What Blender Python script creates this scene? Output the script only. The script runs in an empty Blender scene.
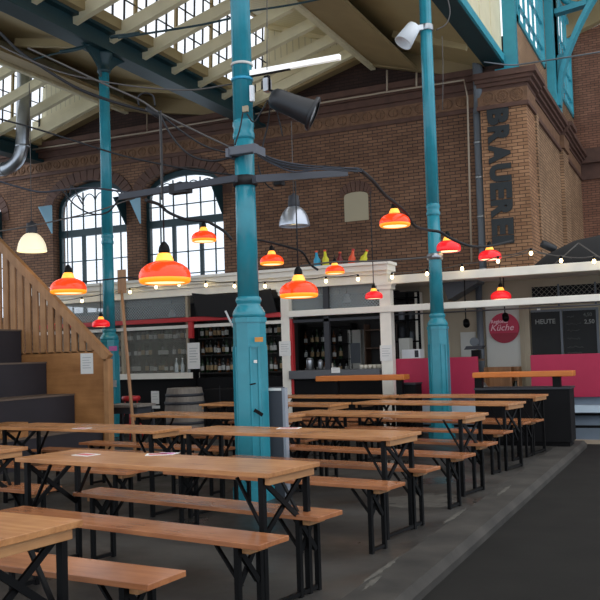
import bpy, bmesh, math, random
from mathutils import Vector, Matrix
random.seed(7)
scene = bpy.context.scene
C = scene.collection
PI = math.pi
# ------------------------------------------------------------------ camera
F, CX, CY = 860.0, 300.0, 313.0
PITCH, ROLL, YAW, EYE = .048, -.0315, -.436, 1.41
fw = Vector((math.sin(YAW)*math.cos(PITCH), math.cos(YAW)*math.cos(PITCH), math.sin(PITCH)))
r0 = Vector((math.cos(YAW), -math.sin(YAW), 0)); u0 = r0.cross(fw)
rt = math.cos(ROLL)*r0 + math.sin(ROLL)*u0
up = -math.sin(ROLL)*r0 + math.cos(ROLL)*u0
EYEV = Vector((0, 0, EYE))
def at(px, py, x=None, y=None, z=None, d=None):
    """point of the place seen at a photo pixel, on a known plane"""
    v = fw + (px-CX)/F*rt - (py-CY)/F*up
    if x is not None: t = x/v.x
    elif y is not None: t = y/v.y
    elif z is not None: t = (z-EYE)/v.z
    else: t = d
    return EYEV + v*t
cam = bpy.data.cameras.new('camera'); co = bpy.data.objects.new('camera', cam); C.objects.link(co)
m3 = Matrix((rt, up, -fw)).transposed()
co.matrix_world = Matrix.Translation(EYEV) @ m3.to_4x4()
cam.sensor_width = 36; cam.sensor_fit = 'HORIZONTAL'; cam.lens = F/600*36
cam.shift_x = 0; cam.shift_y = (CY-300)/600
cam.clip_start = .05; cam.clip_end = 300
scene.camera = co

# ------------------------------------------------------------------ materials
MATS = {}
def srgb(c): return tuple(((v/255)/12.92 if v/255 < .04045 else ((v/255+.055)/1.055)**2.4) for v in c)
def newmat(name):
    m = bpy.data.materials.new(name); m.use_nodes = True
    nt = m.node_tree; b = nt.nodes['Principled BSDF']; MATS[name] = m
    return m, nt, b
def mat(name, rgb, rough=.5, metal=0, noise=.0, scale=8, bump=0, emit=None, es=0, spec=.5):
    m, nt, b = newmat(name); c = srgb(rgb)
    b.inputs['Roughness'].default_value = rough; b.inputs['Metallic'].default_value = metal
    b.inputs['Specular IOR Level'].default_value = spec
    b.inputs['Base Color'].default_value = (*c, 1)
    if noise or bump:
        tc = nt.nodes.new('ShaderNodeTexCoord'); n = nt.nodes.new('ShaderNodeTexNoise')
        n.inputs['Scale'].default_value = scale; n.inputs['Detail'].default_value = 5
        nt.links.new(tc.outputs['Object'], n.inputs['Vector'])
        if noise:
            r = nt.nodes.new('ShaderNodeValToRGB')
            r.color_ramp.elements[0].position = .3; r.color_ramp.elements[1].position = .7
            r.color_ramp.elements[0].color = (*[v*(1-noise) for v in c], 1)
            r.color_ramp.elements[1].color = (*[min(1, v*(1+noise)) for v in c], 1)
            nt.links.new(n.outputs['Fac'], r.inputs['Fac']); nt.links.new(r.outputs['Color'], b.inputs['Base Color'])
        if bump:
            bp = nt.nodes.new('ShaderNodeBump'); bp.inputs['Strength'].default_value = bump
            bp.inputs['Distance'].default_value = .02
            nt.links.new(n.outputs['Fac'], bp.inputs['Height']); nt.links.new(bp.outputs['Normal'], b.inputs['Normal'])
    if emit:
        b.inputs['Emission Color'].default_value = (*srgb(emit), 1); b.inputs['Emission Strength'].default_value = es
    return m
def wood(name, dark, light, axis=0, rough=.4, stretch=14, scale=2.2, spec=.5):
    m, nt, b = newmat(name)
    tc = nt.nodes.new('ShaderNodeTexCoord'); mp = nt.nodes.new('ShaderNodeMapping')
    s = [stretch]*3; s[axis] = .9
    mp.inputs['Scale'].default_value = s
    n = nt.nodes.new('ShaderNodeTexNoise'); n.inputs['Scale'].default_value = scale; n.inputs['Detail'].default_value = 8
    n.inputs['Roughness'].default_value = .65
    n2 = nt.nodes.new('ShaderNodeTexNoise'); n2.inputs['Scale'].default_value = 3.5; n2.inputs['Detail'].default_value = 3
    r = nt.nodes.new('ShaderNodeValToRGB'); r.color_ramp.elements[0].position = .32; r.color_ramp.elements[1].position = .68
    r.color_ramp.elements[0].color = (*srgb(dark), 1); r.color_ramp.elements[1].color = (*srgb(light), 1)
    info = nt.nodes.new('ShaderNodeObjectInfo'); ad = nt.nodes.new('ShaderNodeVectorMath'); ad.operation = 'ADD'
    nt.links.new(tc.outputs['Object'], ad.inputs[0]); nt.links.new(info.outputs['Random'], ad.inputs[1])
    nt.links.new(ad.outputs[0], mp.inputs['Vector']); nt.links.new(mp.outputs['Vector'], n.inputs['Vector'])
    nt.links.new(ad.outputs[0], n2.inputs['Vector'])
    mx = nt.nodes.new('ShaderNodeMath'); mx.operation = 'MULTIPLY_ADD'; mx.inputs[1].default_value = .45
    sb = nt.nodes.new('ShaderNodeMath'); sb.operation = 'MULTIPLY'; sb.inputs[1].default_value = .55
    nt.links.new(n.outputs['Fac'], sb.inputs[0]); nt.links.new(n2.outputs['Fac'], mx.inputs[0]); nt.links.new(sb.outputs[0], mx.inputs[2])
    nt.links.new(mx.outputs[0], r.inputs['Fac']); nt.links.new(r.outputs['Color'], b.inputs['Base Color'])
    b.inputs['Roughness'].default_value = rough; b.inputs['Specular IOR Level'].default_value = spec
    return m
def brick(name, c1, c2, mortar, plane='xz', bw=.25, bh=.077):
    m, nt, b = newmat(name)
    tc = nt.nodes.new('ShaderNodeTexCoord'); sp = nt.nodes.new('ShaderNodeSeparateXYZ'); cb = nt.nodes.new('ShaderNodeCombineXYZ')
    nt.links.new(tc.outputs['Object'], sp.inputs[0])
    ua = nt.nodes.new('ShaderNodeMath'); ua.operation = 'ADD'; nt.links.new(sp.outputs['X'], ua.inputs[0]); nt.links.new(sp.outputs['Y'], ua.inputs[1]); nt.links.new(ua.outputs[0], cb.inputs[0]); nt.links.new(sp.outputs['Z'], cb.inputs[1])
    t = nt.nodes.new('ShaderNodeTexBrick'); nt.links.new(cb.outputs[0], t.inputs['Vector'])
    t.inputs['Scale'].default_value = 1; t.inputs['Brick Width'].default_value = bw; t.inputs['Row Height'].default_value = bh
    t.inputs['Mortar Size'].default_value = .009; t.inputs['Mortar Smooth'].default_value = .2; t.inputs['Bias'].default_value = 0
    t.inputs['Color1'].default_value = (*srgb(c1), 1); t.inputs['Color2'].default_value = (*srgb(c2), 1); t.inputs['Mortar'].default_value = (*srgb(mortar), 1)
    n = nt.nodes.new('ShaderNodeTexNoise'); n.inputs['Scale'].default_value = 1.1; n.inputs['Detail'].default_value = 6
    nt.links.new(tc.outputs['Object'], n.inputs['Vector'])
    r = nt.nodes.new('ShaderNodeValToRGB'); r.color_ramp.elements[0].position = .3; r.color_ramp.elements[1].position = .7
    r.color_ramp.elements[0].color = (.68, .66, .64, 1); r.color_ramp.elements[1].color = (1.1, 1.1, 1.1, 1)
    nt.links.new(n.outputs['Fac'], r.inputs['Fac'])
    mu = nt.nodes.new('ShaderNodeMixRGB'); mu.blend_type = 'MULTIPLY'; mu.inputs['Fac'].default_value = 1
    nt.links.new(t.outputs['Color'], mu.inputs[1]); nt.links.new(r.outputs['Color'], mu.inputs[2]); nt.links.new(mu.outputs[0], b.inputs['Base Color'])
    bp = nt.nodes.new('ShaderNodeBump'); bp.invert = True; bp.inputs['Strength'].default_value = .5; bp.inputs['Distance'].default_value = .01
    nt.links.new(t.outputs['Fac'], bp.inputs['Height']); nt.links.new(bp.outputs['Normal'], b.inputs['Normal'])
    b.inputs['Roughness'].default_value = .75; b.inputs['Specular IOR Level'].default_value = .3
    return m
def seethru(name, rgb, alpha, rough=.1):
    """clear pane: mostly transparent with a gloss coat"""
    m, nt, b = newmat(name); out = nt.nodes['Material Output']
    tr = nt.nodes.new('ShaderNodeBsdfTransparent'); mx = nt.nodes.new('ShaderNodeMixShader'); mx.inputs[0].default_value = alpha
    b.inputs['Base Color'].default_value = (*srgb(rgb), 1); b.inputs['Roughness'].default_value = rough
    nt.links.new(tr.outputs[0], mx.inputs[1]); nt.links.new(b.outputs[0], mx.inputs[2]); nt.links.new(mx.outputs[0], out.inputs['Surface'])
    return m
def meshwire(name, rgb, cell=.045, frac=.16, glaze=.0):
    """diamond wire netting: wires opaque, gaps open"""
    m, nt, b = newmat(name); out = nt.nodes['Material Output']
    tc = nt.nodes.new('ShaderNodeTexCoord'); sp = nt.nodes.new('ShaderNodeSeparateXYZ'); nt.links.new(tc.outputs['Object'], sp.inputs[0])
    def math2(op, a, bb=None):
        n = nt.nodes.new('ShaderNodeMath'); n.operation = op
        for i, v in enumerate((a, bb)):
            if v is None: continue
            if isinstance(v, (int, float)): n.inputs[i].default_value = v
            else: nt.links.new(v, n.inputs[i])
        return n.outputs[0]
    x, z = sp.outputs['X'], sp.outputs['Z']
    g = []
    for op in ('ADD', 'SUBTRACT'):
        v = math2('DIVIDE', math2(op, x, z), cell)
        fr = math2('FRACT', v); g.append(math2('LESS_THAN', fr, frac))
    a = math2('MAXIMUM', g[0], g[1])
    if glaze: a = math2('MAXIMUM', a, glaze)
    tr = nt.nodes.new('ShaderNodeBsdfTransparent'); mx = nt.nodes.new('ShaderNodeMixShader')
    b.inputs['Base Color'].default_value = (*srgb(rgb), 1); b.inputs['Roughness'].default_value = .35
    nt.links.new(a, mx.inputs[0]); nt.links.new(tr.outputs[0], mx.inputs[1]); nt.links.new(b.outputs[0], mx.inputs[2]); nt.links.new(mx.outputs[0], out.inputs['Surface'])
    return m
def planks(name, rgb, axis='X', w=.14, dark=.55):
    m, nt, b = newmat(name); c = srgb(rgb)
    tc = nt.nodes.new('ShaderNodeTexCoord'); sp = nt.nodes.new('ShaderNodeSeparateXYZ'); nt.links.new(tc.outputs['Object'], sp.inputs[0])
    d = nt.nodes.new('ShaderNodeMath'); d.operation = 'DIVIDE'; d.inputs[1].default_value = w; nt.links.new(sp.outputs[axis], d.inputs[0])
    f = nt.nodes.new('ShaderNodeMath'); f.operation = 'FRACT'; nt.links.new(d.outputs[0], f.inputs[0])
    r = nt.nodes.new('ShaderNodeValToRGB'); r.color_ramp.interpolation = 'CONSTANT'
    r.color_ramp.elements[0].color = (*[v*dark for v in c], 1); r.color_ramp.elements[1].position = .1; r.color_ramp.elements[1].color = (*c, 1)
    nt.links.new(f.outputs[0], r.inputs['Fac']); nt.links.new(r.outputs['Color'], b.inputs['Base Color']); b.inputs['Roughness'].default_value = .6
    return m

M = MATS
wood('table_wood', (148, 96, 56), (206, 148, 96), 0, .27)
wood('bench_wood', (136, 82, 52), (186, 124, 82), 0, .22)
wood('batten_wood', (150, 100, 58), (196, 146, 96), 1, .5)
wood('panel_wood', (142, 94, 52), (184, 130, 78), 0, .5, 10, 1.6)
wood('slat_wood', (146, 102, 64), (190, 142, 96), 2, .5, 10, 1.6)
wood('orange_wood', (190, 104, 40), (216, 128, 54), 0, .45)
wood('pale_wood', (138, 98, 64), (176, 130, 90), 2, .5)
wood('barrel_wood', (104, 98, 92), (142, 134, 124), 2, .7)
mat('black_steel', (5, 5, 6), .5, spec=.18)
mat('grey_steel', (112, 114, 118), .35, .8)
mat('step_black', (40, 36, 42), .7, noise=.12, scale=3)
mat('step_edge', (104, 88, 76), .6)
mat('teal_paint', (46, 138, 154), .24, noise=.1, scale=5)
mat('teal_dark', (18, 52, 58), .45, noise=.12, scale=3)
mat('teal_bright', (52, 150, 166), .35, noise=.08, scale=4)
mat('cheek_lit', (150, 200, 222), .5)
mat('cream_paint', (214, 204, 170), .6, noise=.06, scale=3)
mat('cream_shade', (150, 130, 92), .65, noise=.08, scale=2)  # darker copy of the cream paint, shade put into the colour
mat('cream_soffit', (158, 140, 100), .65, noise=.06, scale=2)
planks('cream_boards', (212, 204, 172), 'X', .17)
planks('cream_roof', (205, 196, 160), 'Y', .2, .75)
mat('white_paint', (242, 238, 226), .5, noise=.05, scale=4)
mat('beige_wall', (168, 156, 134), .7, noise=.06, scale=2)
mat('door_white', (196, 196, 188), .6)
mat('terracotta', (86, 58, 46), .7, noise=.2, scale=4, bump=.3)
mat('frieze_tan', (116, 84, 60), .75, noise=.25, scale=9, bump=.4)
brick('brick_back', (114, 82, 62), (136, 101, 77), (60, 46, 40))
brick('brick_gable_shaded', (58, 40, 34), (70, 48, 40), (40, 28, 24))  # gable brick with the shade under the roof put into its colours
brick('brick_pillar', (148, 108, 78), (172, 130, 96), (82, 60, 46))
brick('brick_side', (150, 118, 90), (170, 136, 104), (74, 58, 46), 'yz')
brick('brick_end', (128, 88, 70), (150, 106, 84), (76, 58, 50))
_m = mat('concrete', (58, 56, 53), .5, noise=.5, scale=1.2, bump=.25)
_nt = _m.node_tree; _n = _nt.nodes.new('ShaderNodeTexNoise'); _n.inputs['Scale'].default_value = .9; _n.inputs['Detail'].default_value = 6
_t = _nt.nodes.new('ShaderNodeTexCoord'); _nt.links.new(_t.outputs['Object'], _n.inputs['Vector'])
_r = _nt.nodes.new('ShaderNodeMapRange'); _r.inputs['From Min'].default_value = .35; _r.inputs['From Max'].default_value = .65; _r.inputs['To Min'].default_value = .22; _r.inputs['To Max'].default_value = .8
_nt.links.new(_n.outputs['Fac'], _r.inputs['Value']); _nt.links.new(_r.outputs[0], _nt.nodes['Principled BSDF'].inputs['Roughness'])
mat('kerb_stone', (52, 49, 45), .8, noise=.5, scale=2.6, bump=.3)
mat('asphalt', (24, 23, 21), .85, noise=.25, scale=2.5, bump=.2, spec=.25)
mat('paint_wear', (86, 83, 77), .8, noise=.3, scale=12)
mat('galvanised', (170, 174, 178), .28, .9, noise=.12, scale=6)
mat('drain_grey', (92, 98, 104), .45)
mat('pipe_pale', (166, 150, 130), .5)
mat('cable_black', (22, 22, 26), .6)
mat('cable_grey', (84, 80, 77), .6)
mat('conduit_grey', (52, 55, 64), .5)
mat('box_grey', (98, 102, 110), .55)
mat('black_matt', (13, 13, 15), .8, spec=.25)
mat('charcoal', (48, 50, 56), .6)
mat('spot_black', (30, 32, 36), .45)
mat('lens_glass', (190, 196, 200), .1)
mat('white_plastic', (232, 236, 238), .4)
mat('bin_dark', (66, 70, 78), .55)
mat('bin_light', (150, 156, 166), .55)
mat('red_paint', (188, 44, 48), .45)
mat('pink_panel', (176, 34, 72), .6, noise=.06, scale=3)
mat('sign_pink', (186, 44, 76), .55)
mat('sign_red', (150, 28, 52), .55)
mat('sign_text', (236, 190, 200), .6)
mat('blue_grey', (132, 146, 160), .55)
mat('pale_blue', (196, 214, 228), .5)
mat('chalkboard', (34, 36, 36), .8, noise=.12, scale=4)
mat('chalk', (140, 142, 138), .9)
mat('chalk_faint', (92, 94, 92), .9)
mat('paper', (232, 232, 228), .7)
mat('paper_print', (176, 180, 180), .7)
mat('pink_sticker', (206, 110, 180), .5)
mat('orange_sticker', (206, 142, 60), .5)
mat('leaflet_red', (196, 92, 96), .6)
mat('bottle_dark', (24, 30, 24), .12)
mat('bottle_green', (40, 62, 40), .12)
mat('bottle_amber', (84, 48, 22), .12)
seethru('bottle_clear', (210, 220, 220), .45)
mat('label_white', (206, 206, 200), .6)
mat('label_tan', (176, 150, 110), .6)
mat('shelf_dark', (46, 43, 40), .6)
mat('shelf_brown', (92, 68, 50), .6)
mat('shop_dark', (58, 56, 54), .8, noise=.2, scale=2)
mat('shop_teal', (96, 116, 122), .7, noise=.2, scale=2)
mat('counter_grey', (92, 94, 98), .4)
mat('letter_black', (24, 30, 32), .55)
mat('niche_cream', (168, 156, 130), .7)
seethru('window_glass', (200, 214, 220), .08)
meshwire('fine_mesh', (150, 150, 140), .036, .17)
meshwire('glazed_mesh', (150, 160, 162), .06, .12, .3)
meshwire('lattice_mesh', (120, 116, 104), .09, .1)
mat('shade_orange', (226, 60, 22), .18, emit=(240, 62, 22), es=.75)
mat('shade_red', (214, 30, 34), .18, emit=(236, 30, 40), es=.6)
mat('glow_yellow', (250, 190, 70), .3, emit=(255, 160, 66), es=1.25)
mat('glow_orange', (250, 150, 40), .3, emit=(255, 140, 20), es=1.0)
mat('glow_pale', (255, 220, 150), .3, emit=(255, 226, 170), es=1.5)
mat('bulb_warm', (255, 230, 180), .3, emit=(255, 226, 160), es=7)
mat('dome_lit', (250, 242, 214), .3, emit=(255, 236, 195), es=.55)
mat('dome_metal', (190, 196, 206), .28, .75)
mat('pin_blue', (40, 150, 186), .4); mat('pin_yellow', (206, 200, 40), .4); mat('pin_maroon', (110, 28, 30), .4)
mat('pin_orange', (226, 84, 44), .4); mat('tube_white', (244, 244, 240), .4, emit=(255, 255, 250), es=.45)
mat('canopy_black', (22, 22, 24), .85)
mat('cup_white', (222, 216, 200), .35)
mat('green_glass', (70, 110, 80), .2)

# ------------------------------------------------------------------ geometry helpers
class MB:
    def __init__(s): s.v = []; s.f = []; s.sm = []
    def add(s, vs, fs, smooth=False):
        b = len(s.v); s.v += [Vector(v) for v in vs]; s.f += [tuple(i+b for i in f) for f in fs]; s.sm += [smooth]*len(fs)
        return s
    def box(s, x0, x1, y0, y1, z0, z1):
        vs = [(x, y, z) for x in (x0, x1) for y in (y0, y1) for z in (z0, z1)]
        return s.add(vs, [(0, 1, 3, 2), (4, 6, 7, 5), (0, 4, 5, 1), (2, 3, 7, 6), (0, 2, 6, 4), (1, 5, 7, 3)])
    def bbox(s, x0, x1, y0, y1, z0, z1, b=.006):
        """box with chamfered edges"""
        bm = bmesh.new(); bmesh.ops.create_cube(bm, size=1)
        for v in bm.verts: v.co = Vector(((x0+x1)/2+v.co.x*(x1-x0), (y0+y1)/2+v.co.y*(y1-y0), (z0+z1)/2+v.co.z*(z1-z0)))
        bmesh.ops.bevel(bm, geom=list(bm.edges), offset=b, segments=2, affect='EDGES', profile=.6)
        bm.verts.index_update()
        s.add([v.co.copy() for v in bm.verts], [tuple(v.index for v in f.verts) for f in bm.faces]); bm.free(); return s
    def bar(s, a, b, w, h=None, side=None):
        """rectangular bar between two points"""
        h = h or w; a, b = Vector(a), Vector(b); d = (b-a).normalized()
        sd = Vector(side) if side else (Vector((0, 0, 1)).cross(d) if abs(d.z) < .95 else Vector((1, 0, 0)))
        sd = (sd - d*sd.dot(d)).normalized(); u = d.cross(sd)
        vs = [p + sd*i*w/2 + u*j*h/2 for p in (a, b) for i in (-1, 1) for j in (-1, 1)]
        return s.add(vs, [(0, 1, 3, 2), (4, 6, 7, 5), (0, 4, 5, 1), (2, 3, 7, 6), (0, 2, 6, 4), (1, 5, 7, 3)])
    def tube(s, pts, r, n=8, cap=True):
        pts = [Vector(p) for p in pts]; vs = []; fs = []
        prev = None
        for i, p in enumerate(pts):
            d = (pts[min(i+1, len(pts)-1)] - pts[max(i-1, 0)]).normalized()
            a = Vector((0, 0, 1)) if abs(d.z) < .9 else Vector((1, 0, 0))
            if prev is None: sd = a.cross(d).normalized()
            else: sd = (prev - d*prev.dot(d)).normalized()
            prev = sd; u = d.cross(sd); rr = r[i] if isinstance(r, (list, tuple)) else r
            vs += [p + (sd*math.cos(2*PI*k/n) + u*math.sin(2*PI*k/n))*rr for k in range(n)]
        for i in range(len(pts)-1):
            for k in range(n): fs.append((i*n+k, i*n+(k+1) % n, (i+1)*n+(k+1) % n, (i+1)*n+k))
        s.add(vs, fs, True)
        if cap:
            b = len(s.v)-len(vs); s.f += [tuple(b+k for k in range(n))[::-1], tuple(b+(len(pts)-1)*n+k for k in range(n))]; s.sm += [False]*2
        return s
    def lathe(s, prof, n=24, c=(0, 0, 0), axis=None, smooth=True, cap=True, rfun=None):
        """profile of (radius, height) turned about z (or axis) at c"""
        c = Vector(c)
        R = Matrix.Identity(3) if axis is None else Vector((0, 0, 1)).rotation_difference(Vector(axis)).to_matrix()
        vs = []; fs = []
        for r, z in prof:
            for k in range(n):
                a = 2*PI*k/n; rr = r*(rfun(a) if rfun else 1)
                vs.append(c + R @ Vector((rr*math.cos(a), rr*math.sin(a), z)))
        for i in range(len(prof)-1):
            for k in range(n): fs.append((i*n+k, i*n+(k+1) % n, (i+1)*n+(k+1) % n, (i+1)*n+k))
        b = len(s.v); s.add(vs, fs, smooth)
        if cap:
            s.f += [tuple(b+k for k in range(n))[::-1], tuple(b+(len(prof)-1)*n+k for k in range(n))]; s.sm += [False]*2
        return s
    def prism(s, poly, d):
        """planar polygon of 3-D points pushed along vector d"""
        n = len(poly); d = Vector(d); vs = [Vector(p) for p in poly]; vs += [p+d for p in vs]
        return s.add(vs, [tuple(range(n)), tuple(range(2*n-1, n-1, -1))] + [(i, n+i, n+(i+1) % n, (i+1) % n) for i in range(n)])
    def quad(s, a, b, c, d): return s.add([a, b, c, d], [(0, 1, 2, 3)])
def root_loc(o):
    while o.parent: o = o.parent
    return Vector(o.location)
def obj(name, mb, m, parent=None, world=True):
    me = bpy.data.meshes.new(name)
    off = root_loc(parent) if (parent and world) else Vector()
    me.from_pydata([v-off for v in mb.v], [], mb.f)
    bm = bmesh.new(); bm.from_mesh(me); bmesh.ops.recalc_face_normals(bm, faces=bm.faces); bm.to_mesh(me); bm.free()
    for p, sm in zip(me.polygons, mb.sm): p.use_smooth = sm
    me.materials.append(M[m]); o = bpy.data.objects.new(name, me); C.objects.link(o)
    if parent: o.parent = parent
    return o
def tag(o, label=None, cat=None, group=None, kind=None):
    if label: o['label'] = label
    if cat: o['category'] = cat
    if group: o['group'] = group
    if kind: o['kind'] = kind
    return o
def thing(name, label, cat, loc=(0, 0, 0), rz=0, group=None):
    o = bpy.data.objects.new(name, None); C.objects.link(o); o.location = loc; o.rotation_euler = (0, 0, rz); o.empty_display_size = .1
    return tag(o, label, cat, group)
def struct(name, mb, m, parent=None):
    o = obj(name, mb, m, parent)
    if not parent: o['kind'] = 'structure'
    return o
def sroot(name, loc=(0, 0, 0)):
    o = bpy.data.objects.new(name, None); C.objects.link(o); o.location = loc; o['kind'] = 'structure'; return o
def copy_tree(o, parent=None):
    c = o.copy(); C.objects.link(c)
    if parent: c.parent = parent
    for ch in list(o.children): copy_tree(ch, c)
    return c
def solo(name, mb, m, label, cat, group=None, center=None):
    """one-mesh thing with its origin at its base"""
    c = Vector(center) if center else Vector((sum(v.x for v in mb.v)/len(mb.v), sum(v.y for v in mb.v)/len(mb.v), min(v.z for v in mb.v)))
    for i, v in enumerate(mb.v): mb.v[i] = v-c
    o = obj(name, mb, m); o.location = c
    return tag(o, label, cat, group)
def text_mb(txt, size, origin, ux, uy, depth=.01, bold=0, spacing=1, shear=0, align='CENTER'):
    cu = bpy.data.curves.new('t', 'FONT'); cu.body = txt; cu.size = size; cu.extrude = depth/2; cu.offset = bold
    cu.space_character = spacing; cu.shear = shear; cu.align_x = align; cu.align_y = 'CENTER'; cu.resolution_u = 3
    o = bpy.data.objects.new('t', cu); C.objects.link(o)
    dg = bpy.context.evaluated_depsgraph_get(); me = bpy.data.meshes.new_from_object(o.evaluated_get(dg))
    ux, uy = Vector(ux), Vector(uy); uz = ux.cross(uy); og = Vector(origin); mb = MB()
    mb.add([og + ux*v.co.x + uy*v.co.y + uz*v.co.z for v in me.vertices], [tuple(p.vertices) for p in me.polygons])
    bpy.data.objects.remove(o); bpy.data.curves.remove(cu); bpy.data.meshes.remove(me)
    return mb
def sag(a, b, k, n=14):
    a, b = Vector(a), Vector(b)
    return [a.lerp(b, i/n) - Vector((0, 0, 4*k*(i/n)*(1-i/n))) for i in range(n+1)]
def spline(pts, n=6):
    pts = [Vector(p) for p in pts]; out = []
    P = [pts[0]*2-pts[1]] + pts + [pts[-1]*2-pts[-2]]
    for i in range(1, len(P)-2):
        for k in range(n):
            t = k/n; a, b, c, d = P[i-1:i+3]
            out.append(.5*((2*b)+(c-a)*t+(2*a-5*b+4*c-d)*t*t+(3*b-a-3*c+d)*t**3))
    return out+[pts[-1]]

# ------------------------------------------------------------------ floor, kerb, walkway
WALL = 19.5
struct('floor', MB().box(-24, -1.95, -3, 22, -.3, 0), 'concrete')
struct('trim_1', MB().prism([(-1.95, -3, -.3), (-1.62, -3, -.3), (-1.62, -3, -.05), (-1.66, -3, 0), (-1.95, -3, 0)], (0, 16.4, 0)), 'kerb_stone')
struct('floor_walkway', MB().box(-1.62, 9, -3, 30, -.3, -.1).box(-1.95, -1.62, 13.4, 30, -.3, -.1), 'asphalt')
random.seed(21)
k = 0
for cx_, cy_, lx_, ly_ in ((-1.95, 5.35, .03, .4), (-1.9, 5.0, .025, .2), (-1.97, 7.2, .03, .4), (-2.5, 7.9, .45, .5), (-1.85, 8.6, .03, .4)):
    n_ = 31; q_ = [(cx_+lx_*random.uniform(.35, 1.1)*math.cos(2*PI*i/n_), cy_+ly_*random.uniform(.5, 1)*math.sin(2*PI*i/n_), .0005) for i in range(n_)]
    struct('trim_wear' if k == 0 else 'trim_wear.%03d' % k, MB().prism(q_, (0, 0, .002)), 'paint_wear'); k += 1

# ------------------------------------------------------------------ back brick wall with arched windows
def arch_pts(x0, x1, zs, za, y, n=14):
    """flattened arch from spring (x0,zs) over apex za to (x1,zs)"""
    xc, hw, hh = (x0+x1)/2, (x1-x0)/2, za-zs
    return [Vector((xc-hw*math.cos(PI*i/n), y, zs+hh*math.sin(PI*i/n)**.8)) for i in range(n+1)]
WINS = [(-21.3, -18.85), (-16.93, -14.31), (-13.83, -11.22)]
ZB, ZS, ZA = 2.7, 5.72, 6.55
wl = MB(); xs = [-23.0]
CORN = 6.9
edges = [-23.0] + [v for w in WINS for v in w] + [-3.3]
for i in range(0, len(edges), 2): wl.box(edges[i], edges[i+1], WALL, WALL+.55, -.2, CORN)
for x0, x1 in WINS:
    wl.box(x0, x1, WALL, WALL+.55, -.2, ZB)
    A = arch_pts(x0, x1, ZS, ZA, WALL)
    wl.prism(A + [Vector((x1, WALL, CORN)), Vector((x0, WALL, CORN))], (0, .55, 0))
struct('wall_back', wl, 'brick_back')

# flat brick hood above each arch, a course of standing bricks
for k, (x0, x1) in enumerate(WINS):
    hood = MB(); A = arch_pts(x0-.02, x1+.02, ZS-.05, ZA, WALL-.03, 20); B = arch_pts(x0-.3, x1+.3, ZS-.05, ZA+.3, WALL-.03, 20)
    for i in range(20):
        hood.prism([A[i].lerp(A[i+1], .05), A[i].lerp(A[i+1], .95), B[i].lerp(B[i+1], .95), B[i].lerp(B[i+1], .05)], (0, .06, 0))
    h = struct('trim_%d' % (3+k), hood, 'terracotta')
# windows
for k, (x0, x1) in enumerate(WINS):
    y = WALL+.28; root = sroot('window_%d' % (k+1), ((x0+x1)/2, y, ZB))
    A = arch_pts(x0, x1, ZS, ZA, y); B = arch_pts(x0+.1, x1-.1, ZS, ZA-.17, y)
    fr = MB()
    for i in range(14): fr.prism([A[i], A[i+1], B[i+1], B[i]], (0, .09, 0))
    fr.box(x0, x0+.1, y, y+.09, ZB, ZS).box(x1-.1, x1, y, y+.09, ZB, ZS).box(x0, x1, y, y+.09, ZB, ZB+.1)
    zt = 5.12
    fr.box(x0, x1, y-.02, y+.1, zt-.1, zt+.1)
    w = x1-x0
    for t in (1/3, 2/3): fr.box(x0+w*t-.045, x0+w*t+.045, y, y+.09, ZB, zt)
    obj('window_frame', fr, 'teal_dark', root)
    gb = MB()
    for j in range(1, 6):
        xx = x0+w*j/6; zz = ZS+(ZA-ZS)*math.sin(PI*j/6)**.8-.16
        gb.box(xx-.014, xx+.014, y+.02, y+.06, ZB, zz)
    for z in (3.1, 3.7, 4.3, 5.6): gb.box(x0+.08, x1-.08, y+.02, y+.06, z-.014, z+.014)
    for j in range(4):                                    # little tracery arcs under the arch
        xa = x0+w*(j+1)/6+.0; xb = xa+w/6; 
        pts = [Vector(((xa+xb)/2-(xb-xa)/2*math.cos(PI*i/8), y+.04, 5.95+.28*math.sin(PI*i/8))) for i in range(9)]
        gb.tube(pts, .016, 5)
    obj('glazing_bars', gb, 'teal_dark', root)
    obj('pane', MB().prism(arch_pts(x0+.05, x1-.05, ZS, ZA-.05, y+.045) + [Vector((x1-.05, y+.045, ZB)), Vector((x0+.05, y+.045, ZB))], (0, .006, 0)), 'window_glass', root)
    for xx, m in ((x0, 'cheek_lit'), (x1, 'teal_dark')):   # side cheeks of the tilting upper sash, lit and shaded by colour
        obj('hopper_cheek', MB().prism([(xx-.02, y-.3, zt+.02), (xx-.02, y-.3, ZS+.25), (xx-.02, y-.85, ZS+.12)], (.04, 0, 0)), m, root)
# cornice and frieze of the back wall
PX0, PX1, PY = -4.27, -3.25, 19.1
fz = MB().box(-23, PX0, WALL-.08, WALL+.5, 6.95, 7.25)
frieze = struct('trim_frieze', fz, 'frieze_tan')
ros = MB(); x = -22.6
while x < PX0-.2:
    ros.tube([Vector((x+.12*math.cos(a), WALL-.09, 7.1+.11*math.sin(a))) for a in [2*PI*i/10 for i in range(11)]], .018, 4, False)
    ros.box(x-.015, x+.015, WALL-.1, WALL-.07, 7.02, 7.18)
    x += .33
obj('frieze_pattern', ros, 'frieze_tan', frieze)
def cornice(mb, z0, f, steps=((.06, .1), (.14, .16), (.24, .12), (.3, .14))):
    z = z0
    for d, h in steps: f(mb, d, z, z+h); z += h
cb = MB().box(-23, PX0, WALL-.05, WALL+.5, 6.85, 6.95)
cornice(cb, 7.25, lambda m, d, a, b: m.box(-23, PX0, WALL-d, WALL+.5, a, b))
struct('trim_cornice', cb, 'terracotta')
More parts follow.
